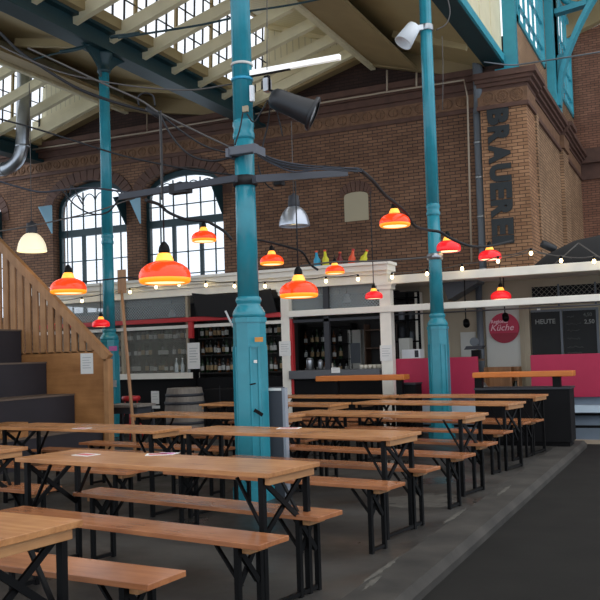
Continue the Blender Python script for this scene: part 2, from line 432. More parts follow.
# small blocked niche
nz = MB(); p0, p1 = at(345, 222, y=WALL), at(368, 193, y=WALL)
nich = arch_pts(p0.x, p1.x, p1.z-.05, p1.z+.06, WALL-.015, 8) + [Vector((p1.x, WALL-.015, p0.z)), Vector((p0.x, WALL-.015, p0.z))]
nr = struct('trim_niche', nz.prism(nich, (0, .05, 0)), 'niche_cream')
hd = MB(); A = arch_pts(p0.x-.03, p1.x+.03, p1.z-.02, p1.z+.08, WALL-.02, 10); B = arch_pts(p0.x-.12, p1.x+.12, p1.z-.02, p1.z+.33, WALL-.02, 10)
for i in range(10): hd.prism([A[i].lerp(A[i+1], .06), A[i].lerp(A[i+1], .94), B[i].lerp(B[i+1], .94), B[i].lerp(B[i+1], .06)], (0, .04, 0))
obj('niche_arch', hd, 'terracotta', nr)

# ------------------------------------------------------------------ lettered brick pillar and nave side wall
SX = -3.3
struct('wall_pillar', MB().box(PX0, PX1, PY, WALL+.6, -.2, 6.74), 'brick_pillar')
pf = MB().box(PX0-.04, PX1+.04, PY-.05, WALL+.6, 6.83, 7.15)
pfo = struct('trim_pillar_frieze', pf, 'frieze_tan')
for i in range(3):
    cx = PX0+.19+i*.325; r = MB()
    for rad in (.14, .07): r.tube([Vector((cx+rad*math.cos(a), PY-.055, 6.99+rad*math.sin(a))) for a in [2*PI*j/14 for j in range(15)]], .016, 5, False)
    for j in range(8):
        a = 2*PI*j/8; r.bar((cx+.02*math.cos(a), PY-.06, 6.99+.02*math.sin(a)), (cx+.13*math.cos(a), PY-.06, 6.99+.13*math.sin(a)), .02, .02)
    obj('rosette', r, 'frieze_tan', pfo)
pc = MB().box(PX0-.06, PX1+.06, PY-.07, WALL+.6, 6.74, 6.83)
cornice(pc, 7.15, lambda m, d, a, b: m.box(PX0-d*.3, PX1+d, PY-d, WALL+.6, a, b), ((.05, .08), (.13, .08), (.2, .08), (.27, .13)))
struct('trim_pillar_cornice', pc, 'terracotta')
# side wall of the nave, running away from us
YE = 29.0
SC = -3.45
sw = MB().box(SX-.5, SX, WALL+.6, YE, -.2, 7.5)
for y0, y1 in ((WALL+.6, 20.4), (24.3, 25.3)): sw.box(SX-.4, SX+.1, y0, y1, -.2, 6.8)
sw.box(SC-.1, SC, 19.2, YE, 7.5, 8.78).box(SC-.1, SC, 23.3, 25.2, 8.78, 13).box(SC-.1, SC, 28.9, YE, 8.78, 13).box(SC-.1, SC, 19.2, YE, 11.9, 13).box(SC-.1, SC, 19.2, 19.4, 8.78, 13)
struct('wall_nave', sw, 'brick_side')
sc_ = MB().box(SX-.2, SX+.06, WALL+.6, YE, 6.75, 6.85)
cornice(sc_, 7.2, lambda m, d, a, b: m.box(SX-.2, SX+d, WALL+.6, YE, a, b), ((.05, .08), (.12, .08), (.18, .08), (.25, .12)))
cornice(sc_, 7.2, lambda m, d, a, b: m.box(SX-.2, SX+.12+d, 24.3, 25.3, a, b), ((.05, .08), (.12, .08), (.18, .08), (.25, .12)))
struct('trim_nave_cornice', sc_, 'terracotta')
struct('trim_nave_frieze', MB().box(SX-.2, SX+.02, WALL+.6, YE, 6.85, 7.2).box(SX-.2, SX+.14, 24.3, 25.3, 6.85, 7.2), 'frieze_tan')
struct('wall_end', MB().prism([(SX-.5, YE, -.2), (9, YE, -.2), (9, YE, 15.4), (SX-.5, YE, 11.35)], (0, .4, 0)), 'brick_end')
struct('trim_end_cornice', MB().box(SX, 9, YE-.1, YE, 6.75, 6.85).box(SX, 9, YE-.08, YE, 6.85, 7.25).box(SX, 9, YE-.3, YE, 7.25, 7.7), 'terracotta')
# clerestory windows in teal frames
for k, (y0, y1) in enumerate(((19.4, 23.3), (25.2, 28.9))):
    root = sroot('window_%d' % (k+4), (SC, (y0+y1)/2, 8.78)); fr = MB()
    fr.box(SC-.15, SC+.04, y0, y1, 8.78, 8.9).box(SC-.15, SC+.04, y0, y1, 11.8, 11.95).box(SC-.15, SC+.04, y0, y0+.14, 8.78, 11.9).box(SC-.15, SC+.04, y1-.14, y1, 8.78, 11.9)
    obj('window_frame', fr, 'teal_bright', root); gb = MB(); n = 6
    for j in range(1, n):
        yy = y0+(y1-y0)*j/n; gb.box(SC-.06, SC-.01, yy-(.04 if j % 2 == 0 else .018), yy+(.04 if j % 2 == 0 else .018), 8.88, 11.85)
    for z in (9.3, 10.0, 10.7): gb.box(SC-.06, SC+.01, y0, y1, z-.025, z+.025)
    obj('glazing_bars', gb, 'teal_bright', root)
    obj('pane', MB().box(SC-.05, SC-.045, y0+.05, y1-.05, 8.83, 11.9), 'window_glass', root)
# teal pier with arched spandrel bracket
pr = thing('iron_bracket', 'teal iron bracket with round cut-out on far clerestory pier', 'bracket', (SC+.1, 24.3, 7.62))
yy = 24.3; x0 = SC+.2
obj('pier', MB().box(SC, SC+.2, yy-.62, yy+.62, 7.95, 12.4).prism([(SC, yy-.3, 7.62), (SC+.1, yy-.3, 7.62), (SC+.2, yy-.3, 8.3), (SC+.2, yy-.3, 12.4), (SC, yy-.3, 12.4)], (0, .6, 0)), 'teal_bright', pr)
rib = MB()
outer = spline([(x0+.0, yy, 8.0), (x0+.12, yy, 8.9), (x0+.5, yy, 9.9), (x0+1.1, yy, 10.9), (x0+2.0, yy, 11.9), (x0+3.0, yy, 12.6)], 5)
for a, b in zip(outer[:-1], outer[1:]): rib.bar(a, b, .34, .12, (0, 1, 0))
rib.bar((x0, yy, 10.62), (x0+.85, yy, 10.72), .3, .14, (0, 1, 0))
rib.tube([Vector((x0+.72+.6*math.cos(a), yy, 11.32+.6*math.sin(a))) for a in [2*PI*i/24 for i in range(25)]], .09, 6, False)
web = MB().prism([(x0, yy-.05, 8.1), (x0+.12, yy-.05, 8.9), (x0+.36, yy-.05, 9.6), (x0+.15, yy-.05, 9.45), (x0, yy-.05, 9.4)], (0, .1, 0))
obj('curved_rib', rib, 'teal_bright', pr); obj('web', web, 'teal_bright', pr)
a, b = at(504, 65, y=19.1), at(517, 65, y=19.1)
pr = thing('iron_pier', 'dark teal iron pier standing on the lettered brick pillar', 'pier', ((a.x+b.x)/2, 19.2, 7.6))
obj('post', MB().box(a.x, b.x, 19.1, 19.3, 7.52, 12.4), 'teal_paint', pr); obj('foot', MB().box(a.x-.2, b.x+.05, 19.06, 19.34, 7.52, 7.62), 'teal_paint', pr)

# ------------------------------------------------------------------ shed roof bays
BEAMX = ((-10.05, -4.05), (-17.35, -10.05))
gable = MB()
for k, (x0, x1) in enumerate(BEAMX):
    xr = x0+3.05
    gable.prism([(x0-.1, WALL+.1, 7.3), (x1-.1, WALL+.1, 7.3), (x1-.1, WALL+.1, 7.75), (xr+.1, WALL+.1, 8.62), (x0-.1, WALL+.1, 7.8)], (0, .3, 0))
    b = MB().box(x0-.06, x0+.06, -2, WALL+.1, 7.3, 7.66).box(x0-.2, x0+.2, -2, WALL+.1, 7.24, 7.31).box(x0-.2, x0+.2, -2, WALL+.1, 7.62, 7.68)
    struct('trim_beam' if k == 0 else 'trim_beam.001', b, 'teal_dark')
    root = sroot('ceiling' if k == 0 else 'ceiling.001', (x0, 8, 7.7))
    obj('wall_plate', MB().box(x0-.02, x0+.34, -2, WALL, 7.68, 7.86), 'cream_soffit', root)
    obj('roof_boards', MB().prism([(x0+.3, -2, 9.92), (xr+.15, -2, 8.75), (xr+.15, -2, 8.85), (x0+.3, -2, 10.02)], (0, WALL+2, 0)), 'cream_roof', root)
    obj('ridge_board', MB().box(xr+.02, xr+.14, -2, WALL, 8.25, 8.85), 'cream_paint', root)
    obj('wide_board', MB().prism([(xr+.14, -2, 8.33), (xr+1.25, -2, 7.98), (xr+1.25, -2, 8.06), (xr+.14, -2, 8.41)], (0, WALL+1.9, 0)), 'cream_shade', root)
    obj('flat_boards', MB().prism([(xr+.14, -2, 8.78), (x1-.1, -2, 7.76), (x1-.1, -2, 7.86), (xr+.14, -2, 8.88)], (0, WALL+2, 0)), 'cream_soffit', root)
    for q in range(5):
        yq_ = 3.2+3.6*q
        obj('cross_rib', MB().bar((xr+1.25, yq_, 8.3), (x1-.1, yq_, 7.72), .12, .16, (0, 1, 0)), 'cream_soffit', root)
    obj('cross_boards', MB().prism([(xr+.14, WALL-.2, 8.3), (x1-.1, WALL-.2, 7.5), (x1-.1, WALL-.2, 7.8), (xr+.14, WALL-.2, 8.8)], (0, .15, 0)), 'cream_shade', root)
    obj('end_boards', MB().prism([(x0+.12, WALL-.06, 8.3), (xr+.02, WALL-.06, 8.75), (xr+.02, WALL-.06, 8.95), (x0+.25, WALL-.06, 9.95)], (0, .1, 0)), 'cream_boards', root)
    obj('sloping_trim', MB().prism([(x0-.05, WALL-.24, 8.12), (xr+.02, WALL-.24, 8.96), (xr+.02, WALL-.24, 9.12), (x0-.05, WALL-.24, 8.42)], (0, .18, 0)), 'cream_paint', root)
    obj('sloping_soffit', MB().prism([(x0-.1, WALL-.2, 7.72), (xr+.05, WALL-.2, 8.6), (xr+.05, WALL-.2, 8.98), (x0-.1, WALL-.2, 8.14)], (0, .28, 0)), 'cream_shade', root)  # lower band of the sloping trim, its shade painted in browner cream
    obj('top_trim', MB().bar((x0+.4, WALL-.14, 9.82), (xr, WALL-.14, 8.82), .12, .14, (0, 1, 0)), 'cream_paint', root)
    for yr in [12.21-1.06*6+1.06*i for i in range(13)]:
        obj('rafter', MB().prism([(x0-.04, yr-.065, 7.46), (x0+.26, yr-.065, 7.56), (xr+.03, yr-.065, 8.36), (xr+.03, yr-.065, 8.58), (x0+.1, yr-.065, 7.78), (x0-.04, yr-.065, 7.72)], (0, .13, 0)), 'cream_paint', root)
    # steep glazing
    gw = sroot('window_%d' % (6+k), (x0+.25, 8, 7.86)); fr = MB(); gb = MB()
    a, t = Vector((x0+.2, 0, 7.86)), Vector((x0+.3, 0, 9.98))
    for z0, z1 in ((a, a+Vector((0, 0, .08))), (t-Vector((0, 0, .1)), t)): fr.box(z0.x-.05, z0.x+.05, -2, WALL-.05, z0.z, z1.z)
    yv = -2.0; i = 0
    while yv < WALL-.1:
        (fr if i % 4 == 0 else gb).bar(a+Vector((0, yv, 0)), t+Vector((0, yv, 0)), .035 if i % 4 else .07, .03 if i % 4 else .06, (0, 1, 0)); yv += .36; i += 1
    for q in (.25, .5, .75):
        p = a.lerp(t, q); gb.box(p.x-.012, p.x+.012, -2, WALL-.05, p.z-.012, p.z+.012)
    obj('window_frame', fr, 'cream_soffit', gw); obj('glazing_bars', gb, 'charcoal', gw)
    obj('pane', MB().prism([a+Vector((-.004, -2, 0)), a+Vector((.004, -2, 0)), t+Vector((.004, -2, 0)), t+Vector((-.004, -2, 0))], (0, WALL+1.9, 0)), 'window_glass', gw)
gable.box(PX0, SC-.02, PY+.12, WALL+.6, 7.5, 8.4)
struct('wall_gable', gable, 'brick_gable_shaded')
# deep edge beam above the row of teal columns beside the walkway
XB = -3.72
struct('trim_edge_beam', MB().box(XB-.4, XB, -2, 19.05, 7.72, 7.78).box(XB-.36, XB-.3, -2, 19.05, 7.78, 8.1).box(XB-.08, XB-.03, -2, 19.05, 7.78, 8.1), 'teal_dark')
struct('trim_edge_flange', MB().box(XB-.03, XB+.05, -2, 19.05, 7.74, 7.92), 'teal_bright')
pn = MB().box(XB-.2, XB, -2, 19.05, 7.92, 10.9)
for i in range(20): pn.box(XB, XB+.015, -2+i*1.05, -1.96+i*1.05, 7.94, 10.9)
struct('wall_clerestory', pn, 'cream_paint')
struct('ceiling_nave', MB().prism([(SX-.2, 20.5, 12.4), (SX+9, 20.5, 15.2), (SX+9, 20.5, 15.35), (SX-.2, 20.5, 12.55)], (0, YE-20.5, 0)), 'cream_paint')
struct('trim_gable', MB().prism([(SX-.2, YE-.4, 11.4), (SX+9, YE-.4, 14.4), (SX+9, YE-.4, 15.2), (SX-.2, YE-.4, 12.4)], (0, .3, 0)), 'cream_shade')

# ------------------------------------------------------------------ cast iron columns
def column(x, y, label, s=1.0, rot=0, ztop=7.25, cm='teal_paint'):
    t = thing('iron_column', label, 'column', (x, y, 0), rot)
    mb = MB(); w = .158*s
    def octa(h, z0, z1): mb.lathe([(h/math.cos(PI/8), z0), (h/math.cos(PI/8), z1)], 8, smooth=False, rfun=lambda a: 1)
    b = MB()
    for h, z0, z1 in ((.2*s, 0, .12), (.185*s, .12, .2), (.158*s, .2, 1.74), (.168*s, 1.74, 1.79)):
        r = h/math.cos(PI/8); n = 8
        vs = [(r*math.cos(PI/8+2*PI*k/n), r*math.sin(PI/8+2*PI*k/n), z) for z in (z0, z1) for k in range(n)]
        b.add(vs, [tuple(range(n)), tuple(range(2*n-1, n-1, -1))]+[(k, (k+1) % n, n+(k+1) % n, n+k) for k in range(n)])
    obj('base', b, 'teal_paint', t, False)
    for k in range(4):                                     # raised panel strips with sunk centre on the diagonal faces
        a = PI/4+k*PI/2; d = Vector((math.cos(a), math.sin(a), 0)); sd = Vector((-d.y, d.x, 0)); p = MB()
        c = d*(.158*s+.004)
        for q in (-.042*s, .042*s): p.bar(c+sd*q+Vector((0, 0, .3)), c+sd*q+Vector((0, 0, 1.5)), .022*s, .02, sd)
        p.bar(c-sd*.042*s+Vector((0, 0, 1.5)), c+sd*.042*s+Vector((0, 0, 1.5)), .02, .02, d)
        obj('panel_moulding', p, 'teal_paint', t, False)
    obj('collar', MB().lathe([(.165*s, 1.79), (.172*s, 1.82), (.165*s, 1.85), (.135*s, 1.9), (.122*s, 1.91), (.122*s, 1.93), (.128*s, 1.94), (.136*s, 1.965), (.128*s, 1.99), (.115*s, 2.0)], 28), 'teal_paint', t, False)
    flute = lambda a: 1-.035*(1 if math.cos(a*8) > .45 else 0)
    obj('shaft', MB().lathe([(.112*s, 1.98), (.104*s, 3.6)], 32), 'teal_paint', t, False)
    obj('ring', MB().lathe([(.104*s, 3.58), (.116*s, 3.6), (.116*s, 3.64), (.106*s, 3.66), (.106*s, 3.7), (.116*s, 3.72), (.112*s, 3.76), (.104*s, 3.78)], 28), 'teal_paint', t, False)
    obj('fluted_shaft', MB().lathe([(.106*s, 3.77), (.098*s, ztop-.35)], 64, rfun=flute), 'teal_paint', t, False)
    cap = MB().lathe([(.1*s, ztop-.4), (.125*s, ztop-.38), (.125*s, ztop-.33), (.1*s, ztop-.31), (.11*s, ztop-.2), (.17*s, ztop-.05), (.17*s, ztop-.01)], 24)
    obj('capital', cap, cm, t, False)
    return t
colC = column(-4.08, 7.55, 'teal iron column in the middle, standing between the tables', .96, 0, 7.72)
colR = column(-3.85, 13.5, 'teal iron column in front of the pink counter', .98, 0, 7.72)
colL = column(-10.02, 13.05, 'teal iron column behind the wooden staircase side', .99, 0, 7.24, 'teal_dark')
# curved bracket plates joining the left column to its beam
bk = MB()
for s in (-1, 1):
    pts = [Vector((-10.02, 13.05+s*(.1+.55*t*t), 6.75+.5*t)) for t in [i/8 for i in range(9)]]
    bk.prism([(p.x-.03, p.y, p.z) for p in pts]+[(-10.05, 13.05+s*.1, 7.25)], (.06, 0, 0))
obj('bracket_plate', bk, 'teal_dark', colL)

# bands, stickers and boxes fixed on the middle column
def onface(px0, py0, px1, py1, y, m, name, label, cat, t=.004):
    a, b = at(px0, py1, y=y), at(px1, py0, y=y)
    return solo(name, MB().box(a.x, b.x, y-t, y, a.z, b.z), m, label, cat)
yf = 7.55-.158
def sticker(px0, py0, px1, py1, m, label, cx, cy, rad, n=6, tilt=0):
    """thin label bent round a column face"""
    return None
onface(255, 337, 263, 342, yf-.001, 'orange_sticker', 'sticker', 'small orange sticker on the middle teal column', 'sticker', .003)
onface(254, 360, 257, 363, yf-.001, 'paper', 'sticker', 'tiny white sticker below the orange one on the middle column', 'sticker', .003)
stk = MB(); p = at(258.5, 412.5, y=yf-.002)
stk.bar(p+Vector((-.045, 0, .025)), p+Vector((.045, 0, -.025)), .004, .035, (0, 1, 0)); solo('sticker', stk, 'black_matt', 'black slanted sticker low on the middle teal column', 'sticker')
stk = MB(); p = at(253, 384, y=yf-.002)
stk.bar(p+Vector((-.03, 0, -.005)), p+Vector((.03, 0, .005)), .004, .014, (0, 1, 0)); solo('sticker', stk, 'black_matt', 'thin black mark halfway down the middle teal column', 'sticker')
yl = 13.05-.158
onface(109, 346, 117, 351, yl-.001, 'pink_sticker', 'sticker', 'pink sticker on the left teal column', 'sticker', .003)
onface(113, 380, 116.5, 387, yl-.001, 'paper_print', 'sticker', 'small pale sticker low on the left teal column', 'sticker', .003)

# ------------------------------------------------------------------ beer tables and benches
L = 2.12; TW = .53; BW = .26
def leg_frame(root, xe, w, h, inset, sgn, lw=.034, strutlen=.36, m='black_steel', legy=.045):
    x = sgn*(xe-inset)
    for s in (-1, 1):
        y = s*(w/2-legy)
        obj('leg', MB().box(x-lw*.5, x+lw*.5, y-lw*.45, y+lw*.45, 0, h), m, root, False)
    ya = w/2-legy-.02; d = min(.33, h*.46)
    br = MB().bar((x+.005, -ya, h-.03), (x+.005, ya, h-d), .014, .03, (1, 0, 0)).bar((x-.01, ya, h-.03), (x-.01, -ya, h-d), .014, .03, (1, 0, 0))
    obj('cross_brace', br, m, root, False)
    obj('foot_rail', MB().box(x-.012, x+.012, -ya, ya, .012, .036), m, root, False)
    for s in (-1, 1):
        y = s*(w/2-legy-.03)
        obj('strut', MB().bar((x, y, h-d), (x-sgn*strutlen*.55, y, h-.012), .022, .012, (0, 1, 0)), 'black_steel' if w > .4 else 'black_steel', root, False)
def make_table():
    t = thing('beer_table', 'x', 'table')
    tp = MB().bbox(-L/2, L/2, -TW/2, TW/2, .742, .77, .003)
    obj('tabletop', tp, 'table_wood', t, False)
    for s in (-1, 1):
        obj('batten', MB().bbox(s*(L/2-.035)-.018, s*(L/2-.035)+.018, -TW/2+.04, TW/2-.04, .698, .742, .004), 'batten_wood', t, False)
        leg_frame(t, L/2, TW, .735, .075, s)
    return t
def make_bench():
    t = thing('beer_bench', 'x', 'bench')
    obj('seat', MB().bbox(-L/2, L/2, -BW/2, BW/2, .453, .48, .003), 'bench_wood', t, False)
    for s in (-1, 1):
        obj('batten', MB().bbox(s*(L/2-.12)-.025, s*(L/2-.12)+.025, -BW/2+.05, BW/2-.05, .415, .453, .004), 'batten_wood', t, False)
        leg_frame(t, L/2, BW, .452, .165, s, .03, .3, legy=.038)
    return t
def place(proto, first, FR, yaw, w, label, group):
    o = proto if first else copy_tree(proto)
    c, s = math.cos(yaw), math.sin(yaw)
    lx, ly = L/2, -w/2
    o.location = (FR[0]-(lx*c-ly*s), FR[1]-(lx*s+ly*c), 0); o.rotation_euler = (0, 0, yaw)
    tag(o, label, None, group); return o
TABLES = [
 ((-2.36, 2.28), -.1, 'nearest beer table, cut off by the left edge of the photo'),
 ((-2.17, 4.18), -.15, 'long beer table in front with two leaflets lying on it'),
 ((-2.15, 6.12), -.17, 'beer table in the middle, its top passing before the middle teal column'),
 ((-2.08, 8.12), -.2, 'beer table by the kerb, third from the black bar counter'),
 ((-2.04, 9.93), -.2, 'beer table by the kerb, second from the black bar counter'),
 ((-2.0, 11.48), -.15, 'beer table by the kerb directly before the black bar counter'),
 ((-4.8, 4.6), -.14, 'beer table at the left edge whose right end just shows'),
 ((-4.45, 6.4), -.12, 'beer table at left in front of the dark steps, one leaflet on it'),
 ((-4.0, 7.93), -.17, 'beer table behind the steps, before the barrel and left of the middle column'),
 ((-4.23, 9.87), -.15, 'beer table whose right end shows just right of the middle column'),
 ((-4.18, 11.65), -.15, 'beer table furthest back, below the left orange bar top'),
]
tp0 = make_table()
for i, (FR, yaw, lab) in enumerate(TABLES): place(tp0, i == 0, FR, yaw, TW, lab, 'beer tables')
BENCHES = [
 ((-2.12, 2.98), -.08, 'beer bench behind the nearest table, bottom left corner of the photo'),
 ((-2.02, 3.77), -.16, 'glossy beer bench in front of the long table with two leaflets'),
 ((-2.03, 4.51), -.185, 'beer bench under the back edge of the long table with two leaflets'),
 ((-2.01, 5.65), -.17, 'beer bench in front of the middle table by the teal column'),
 ((-2.0, 6.52), -.18, 'beer bench behind the middle table by the teal column'),
 ((-1.94, 7.43), -.21, 'beer bench in front of the third kerbside table from the black bar counter'),
 ((-1.95, 8.4), -.21, 'beer bench behind the third kerbside table from the black bar counter'),
 ((-2.04, 9.6), -.21, 'beer bench in front of the second kerbside table from the black bar counter'),
 ((-2.05, 10.8), -.2, 'beer bench behind the second kerbside table from the black bar counter'),
 ((-1.95, 11.2), -.18, 'beer bench in front of the kerbside table next to the black bar counter'),
 ((-4.75, 4.12), -.14, 'beer bench in front of the table at the left edge'),
 ((-4.44, 4.87), -.14, 'beer bench behind the table at the left edge'),
 ((-4.37, 5.88), -.12, 'beer bench in front of the left table that stands before the dark steps'),
 ((-4.5, 6.95), -.12, 'beer bench behind the left table that stands before the dark steps'),
 ((-4.45, 7.55), -.17, 'beer bench in front of the table before the barrel'),
 ((-3.95, 8.5), -.17, 'beer bench behind the table before the barrel'),
 ((-4.2, 9.35), -.15, 'beer bench in front of the table whose end shows right of the middle column'),
 ((-4.2, 10.45), -.15, 'beer bench behind the table whose end shows right of the middle column'),
 ((-4.15, 11.2), -.15, 'beer bench in front of the table furthest back'),
]
bp0 = make_bench()
for i, (FR, yaw, lab) in enumerate(BENCHES): place(bp0, i == 0, FR, yaw, BW, lab, 'beer benches')
# leaflets on tables
def leaflet(px, py, w, d, rz, m, label, z=.77):
    p = at(px, py, z=z); t = thing('leaflet', label, 'leaflet', (p.x, p.y, z), rz)
    obj('sheet', MB().box(-w/2, w/2, -d/2, d/2, .0005, .003), 'paper', t, False)
    obj('print', MB().box(-w*.38, w*.38, -d*.3, d*.3, .003, .0038), m, t, False)
leaflet(86, 455, .16, .12, -.2, 'leaflet_red', 'white leaflet with red print at the left end of the long front table')
leaflet(158, 454.5, .16, .12, .5, 'leaflet_red', 'left of two pink leaflets side by side on the long front table')
leaflet(167, 453.8, .14, .1, .1, 'pink_sticker', 'right of two pink leaflets side by side on the long front table')
leaflet(82, 428.5, .15, .12, -.1, 'leaflet_red', 'pale leaflet on the table before the dark steps')
leaflet(289, 428.3, .2, .12, .2, 'leaflet_red', 'pale leaflet on the table passing before the middle column')

# ------------------------------------------------------------------ stepped wooden seating
YP = 10.5
st = thing('seating_steps', 'black seating steps with slatted wooden side and handrail', 'steps', (-9.2, YP, 0))
sx = [(-9.77, 1.94), (-9.27, 1.42), (-8.73, .92), (-8.2, .42)]
prevx = -13.0
for i, (xx, zz) in enumerate(sx):
    xl = sx[i-1][0] if i else -12.6
    obj('step', MB().box(xl, xx, 3.5, YP-.02, 0, zz-.025), 'step_black', st)
    obj('step_edge', MB().box(xl, xx+.012, 3.5, YP-.02, zz-.025, zz), 'step_edge', st)
obj('upper_step', MB().box(-14, -12.6, 3.5, YP-.02, 0, 2.4), 'step_black', st)
ra, rb = at(-6, 238, y=YP), at(103, 352, y=YP)
xe = at(110, 400, y=YP).x; zpan = at(60, 352, y=YP).z
obj('side_panel', MB().prism([(-12.6, YP, 0), (xe, YP, 0), (xe, YP, at(109, 360, y=YP).z), (rb.x, YP, rb.z), (at(96, 352, y=YP).x-.12, YP, zpan), (-10.3, YP, zpan), (-12.6, YP, zpan+.3)], (0, .05, 0)), 'panel_wood', st)
obj('end_post', MB().box(xe-.07, xe+.01, YP-.05, YP+.07, 0, at(109, 359, y=YP).z), 'slat_wood', st)
d = (rb-ra)
obj('handrail', MB().bar(ra-d*.4, rb+d*.05, .1, .13, (0, 1, 0)), 'slat_wood', st)
xs_, k = at(90, 352, y=YP).x, 0
while xs_ > -12.2:
    zt_ = rb.z+(ra.z-rb.z)/(ra.x-rb.x)*(xs_-rb.x)-.05
    if zt_ > zpan+.04:
        obj('slat', MB().box(xs_-.052, xs_+.052, YP, YP+.035, zpan-.02, zt_), 'slat_wood', st)
        if k % 3 == 2: obj('baluster', MB().box(xs_+.058, xs_+.088, YP+.04, YP+.09, zpan, zt_), 'black_steel', st)
    xs_ -= .152; k += 1
def notice(px0, py0, px1, py1, y, label, lines=4):
    a, b = at(px0, py1, y=y), at(px1, py0, y=y); t = thing('notice', label, 'notice', ((a.x+b.x)/2, y, a.z))
    obj('sheet', MB().box(a.x, b.x, y-.006, y, a.z, b.z), 'paper', t); pr = MB(); w = b.x-a.x; h = b.z-a.z
    for i in range(lines):
        z = b.z-h*(.2+.62*i/lines); pr.box(a.x+w*.16, b.x-w*(.16+.12*(i % 2)), y-.0075, y-.006, z-h*.03, z)
    obj('print', pr, 'paper_print', t)
notice(81, 353, 93, 374, YP-.001, 'white notice pinned on the wooden side of the steps', 5)
cr = MB(); a = at(0, 430, y=9.2)
cr.bbox(-8.6, -8.24, 8.6, 8.95, .42, .62, .01); solo('wooden_box', cr, 'panel_wood', 'small wooden box on the lowest dark step', 'box')

# small high table, red stool, paddle
p = at(129, 404, y=11.2)
t = thing('high_table', 'small grey-topped high table beside the wooden staircase', 'table', (p.x, 11.2, 0))
hw = (at(147, 404, y=11.2).x-at(112, 404, y=11.2).x)/2; zt = p.z
obj('tabletop', MB().bbox(-hw, hw, -.25, .25, zt-.04, zt, .005), 'barrel_wood', t, False)
obj('apron', MB().box(-hw+.04, hw-.04, -.2, .2, zt-.14, zt-.04), 'charcoal', t, False)
for sx_ in (-1, 1):
    for sy in (-1, 1): obj('leg', MB().bar((sx_*(hw-.05), sy*.2, zt-.1), (sx_*(hw-.01), sy*.22, 0), .05, .05), 'charcoal', t, False)
obj('stretcher', MB().box(-hw+.03, hw-.03, -.02, .02, .3, .34), 'charcoal', t, False)
p = at(131, 399, y=12.3)
t = thing('bar_stool', 'red-seated bar stool behind the small high table', 'stool', (p.x, 12.3, 0)); zt = at(131, 396, y=12.3).z
obj('seat', MB().lathe([(.05, zt-.09), (.15, zt-.08), (.165, zt-.03), (.15, zt), (.04, zt-.005)], 24), 'red_paint', t, False)
for i in range(4):
    a = PI/4+i*PI/2; obj('leg', MB().tube([(.1*math.cos(a), .1*math.sin(a), zt-.08), (.2*math.cos(a), .2*math.sin(a), 0)], .016), 'red_paint', t, False)
obj('foot_ring', MB().tube([(.165*math.cos(2*PI*i/20), .165*math.sin(2*PI*i/20), .28) for i in range(21)], .012, 6, False), 'red_paint', t, False)
pa, pb = at(121.5, 290, y=10.75), at(133, 425, y=10.75)
t = thing('wooden_paddle', 'long wooden paddle with flat blade standing beside left column', 'paddle', pb)
pole = MB().tube([pa, pa.lerp(pb, .5), pb, pb+(pb-pa)*.45], [.022, .026, .026, .026], 8); obj('pole', pole, 'pale_wood', t)
q0, q1 = at(117.5, 270, y=10.75), at(126, 291, y=10.75)
obj('blade', MB().bbox(q0.x, q1.x, 10.74, 10.765, q1.z-.03, q0.z, .006), 'pale_wood', t)

# cabinet behind middle column
a, b = at(266, 455, y=7.75), at(283, 387, y=7.75)
t = thing('metal_cabinet', 'slim dark grey cabinet standing right of the middle column', 'cabinet', ((a.x+b.x)/2, 7.78, 0))
obj('body', MB().bbox(a.x-.02, b.x, 7.72, 7.79, 0, b.z, .004), 'bin_dark', t); obj('side_panel', MB().box(b.x, b.x+.03, 7.725, 7.79, 0, b.z-.01), 'bin_light', t)  # lit side face of the cabinet, its brightness put into a paler grey
obj('top_label', MB().box(a.x+.05, b.x-.005, 7.713, 7.72, b.z-.035, b.z-.008), 'paper', t)

# ------------------------------------------------------------------ bars with orange tops
def bar_top(x0, x1, y, z, posts, label, label2=None):
    t = thing('bar_shelf', label, 'bar', ((x0+x1)/2, y, 0))
    obj('top', MB().bbox(x0, x1, y-.02, y+.24, z-.055, z+.02, .012), 'orange_wood', t)
    for px in posts: obj('post', MB().box(px-.045, px+.045, y+.05, y+.15, .0, z-.055), 'black_steel', t)
    return t
yb = 12.55
xl, xr = at(475, 400, y=yb).x, at(570, 400, y=yb).x
ztop = at(530, 387.5, y=yb).z
t = thing('bar_counter', 'black bar counter on the kerb end beside walkway', 'counter', ((xl+xr)/2, yb+.2, 0))
obj('body', MB().bbox(xl, xr, yb, yb+.45, .06, ztop-.03, .008), 'black_matt', t)
obj('counter_top', MB().bbox(xl-.01, xr+.015, yb-.015, yb+.46, ztop-.03, ztop, .004), 'charcoal', t)
obj('plinth', MB().box(xl+.03, xr-.03, yb+.03, yb+.42, 0, .06), 'black_steel', t)
t = thing('bar_shelf', 'orange wooden bar top on posts above the black counter', 'bar', ((xl+xr)/2, yb+.15, ztop))
q0, q1 = at(472.5, 378, y=yb), at(573, 371.5, y=yb)
obj('top', MB().bbox(q0.x, q1.x, yb-.02, yb+.28, q0.z, q1.z+.01, .012), 'orange_wood', t)
for px in (477.5, 556): 
    xx = at(px, 385, y=yb).x; obj('post', MB().box(xx-.055, xx+.055, yb+.05, yb+.16, ztop+.001, q0.z), 'black_steel', t)
yc = 13.1
q0, q1 = at(316, 382, y=yc), at(404, 374.5, y=yc)
t = thing('bar_shelf', 'left orange wooden bar top before the dark drinks stall', 'bar', ((q0.x+q1.x)/2, yc+.1, 0))
zz = at(360, 375.5, y=yc).z
obj('top', MB().bbox(q0.x, q1.x, yc-.02, yc+.3, zz-.085, zz, .012), 'orange_wood', t)
for px in (333.5, 398):
    xx = at(px, 390, y=yc).x; obj('post', MB().box(xx-.05, xx+.05, yc+.06, yc+.16, 0, zz-.085), 'black_steel', t)
a, b = at(394, 380, y=yc+.35), at(418, 378, y=yc+.35)
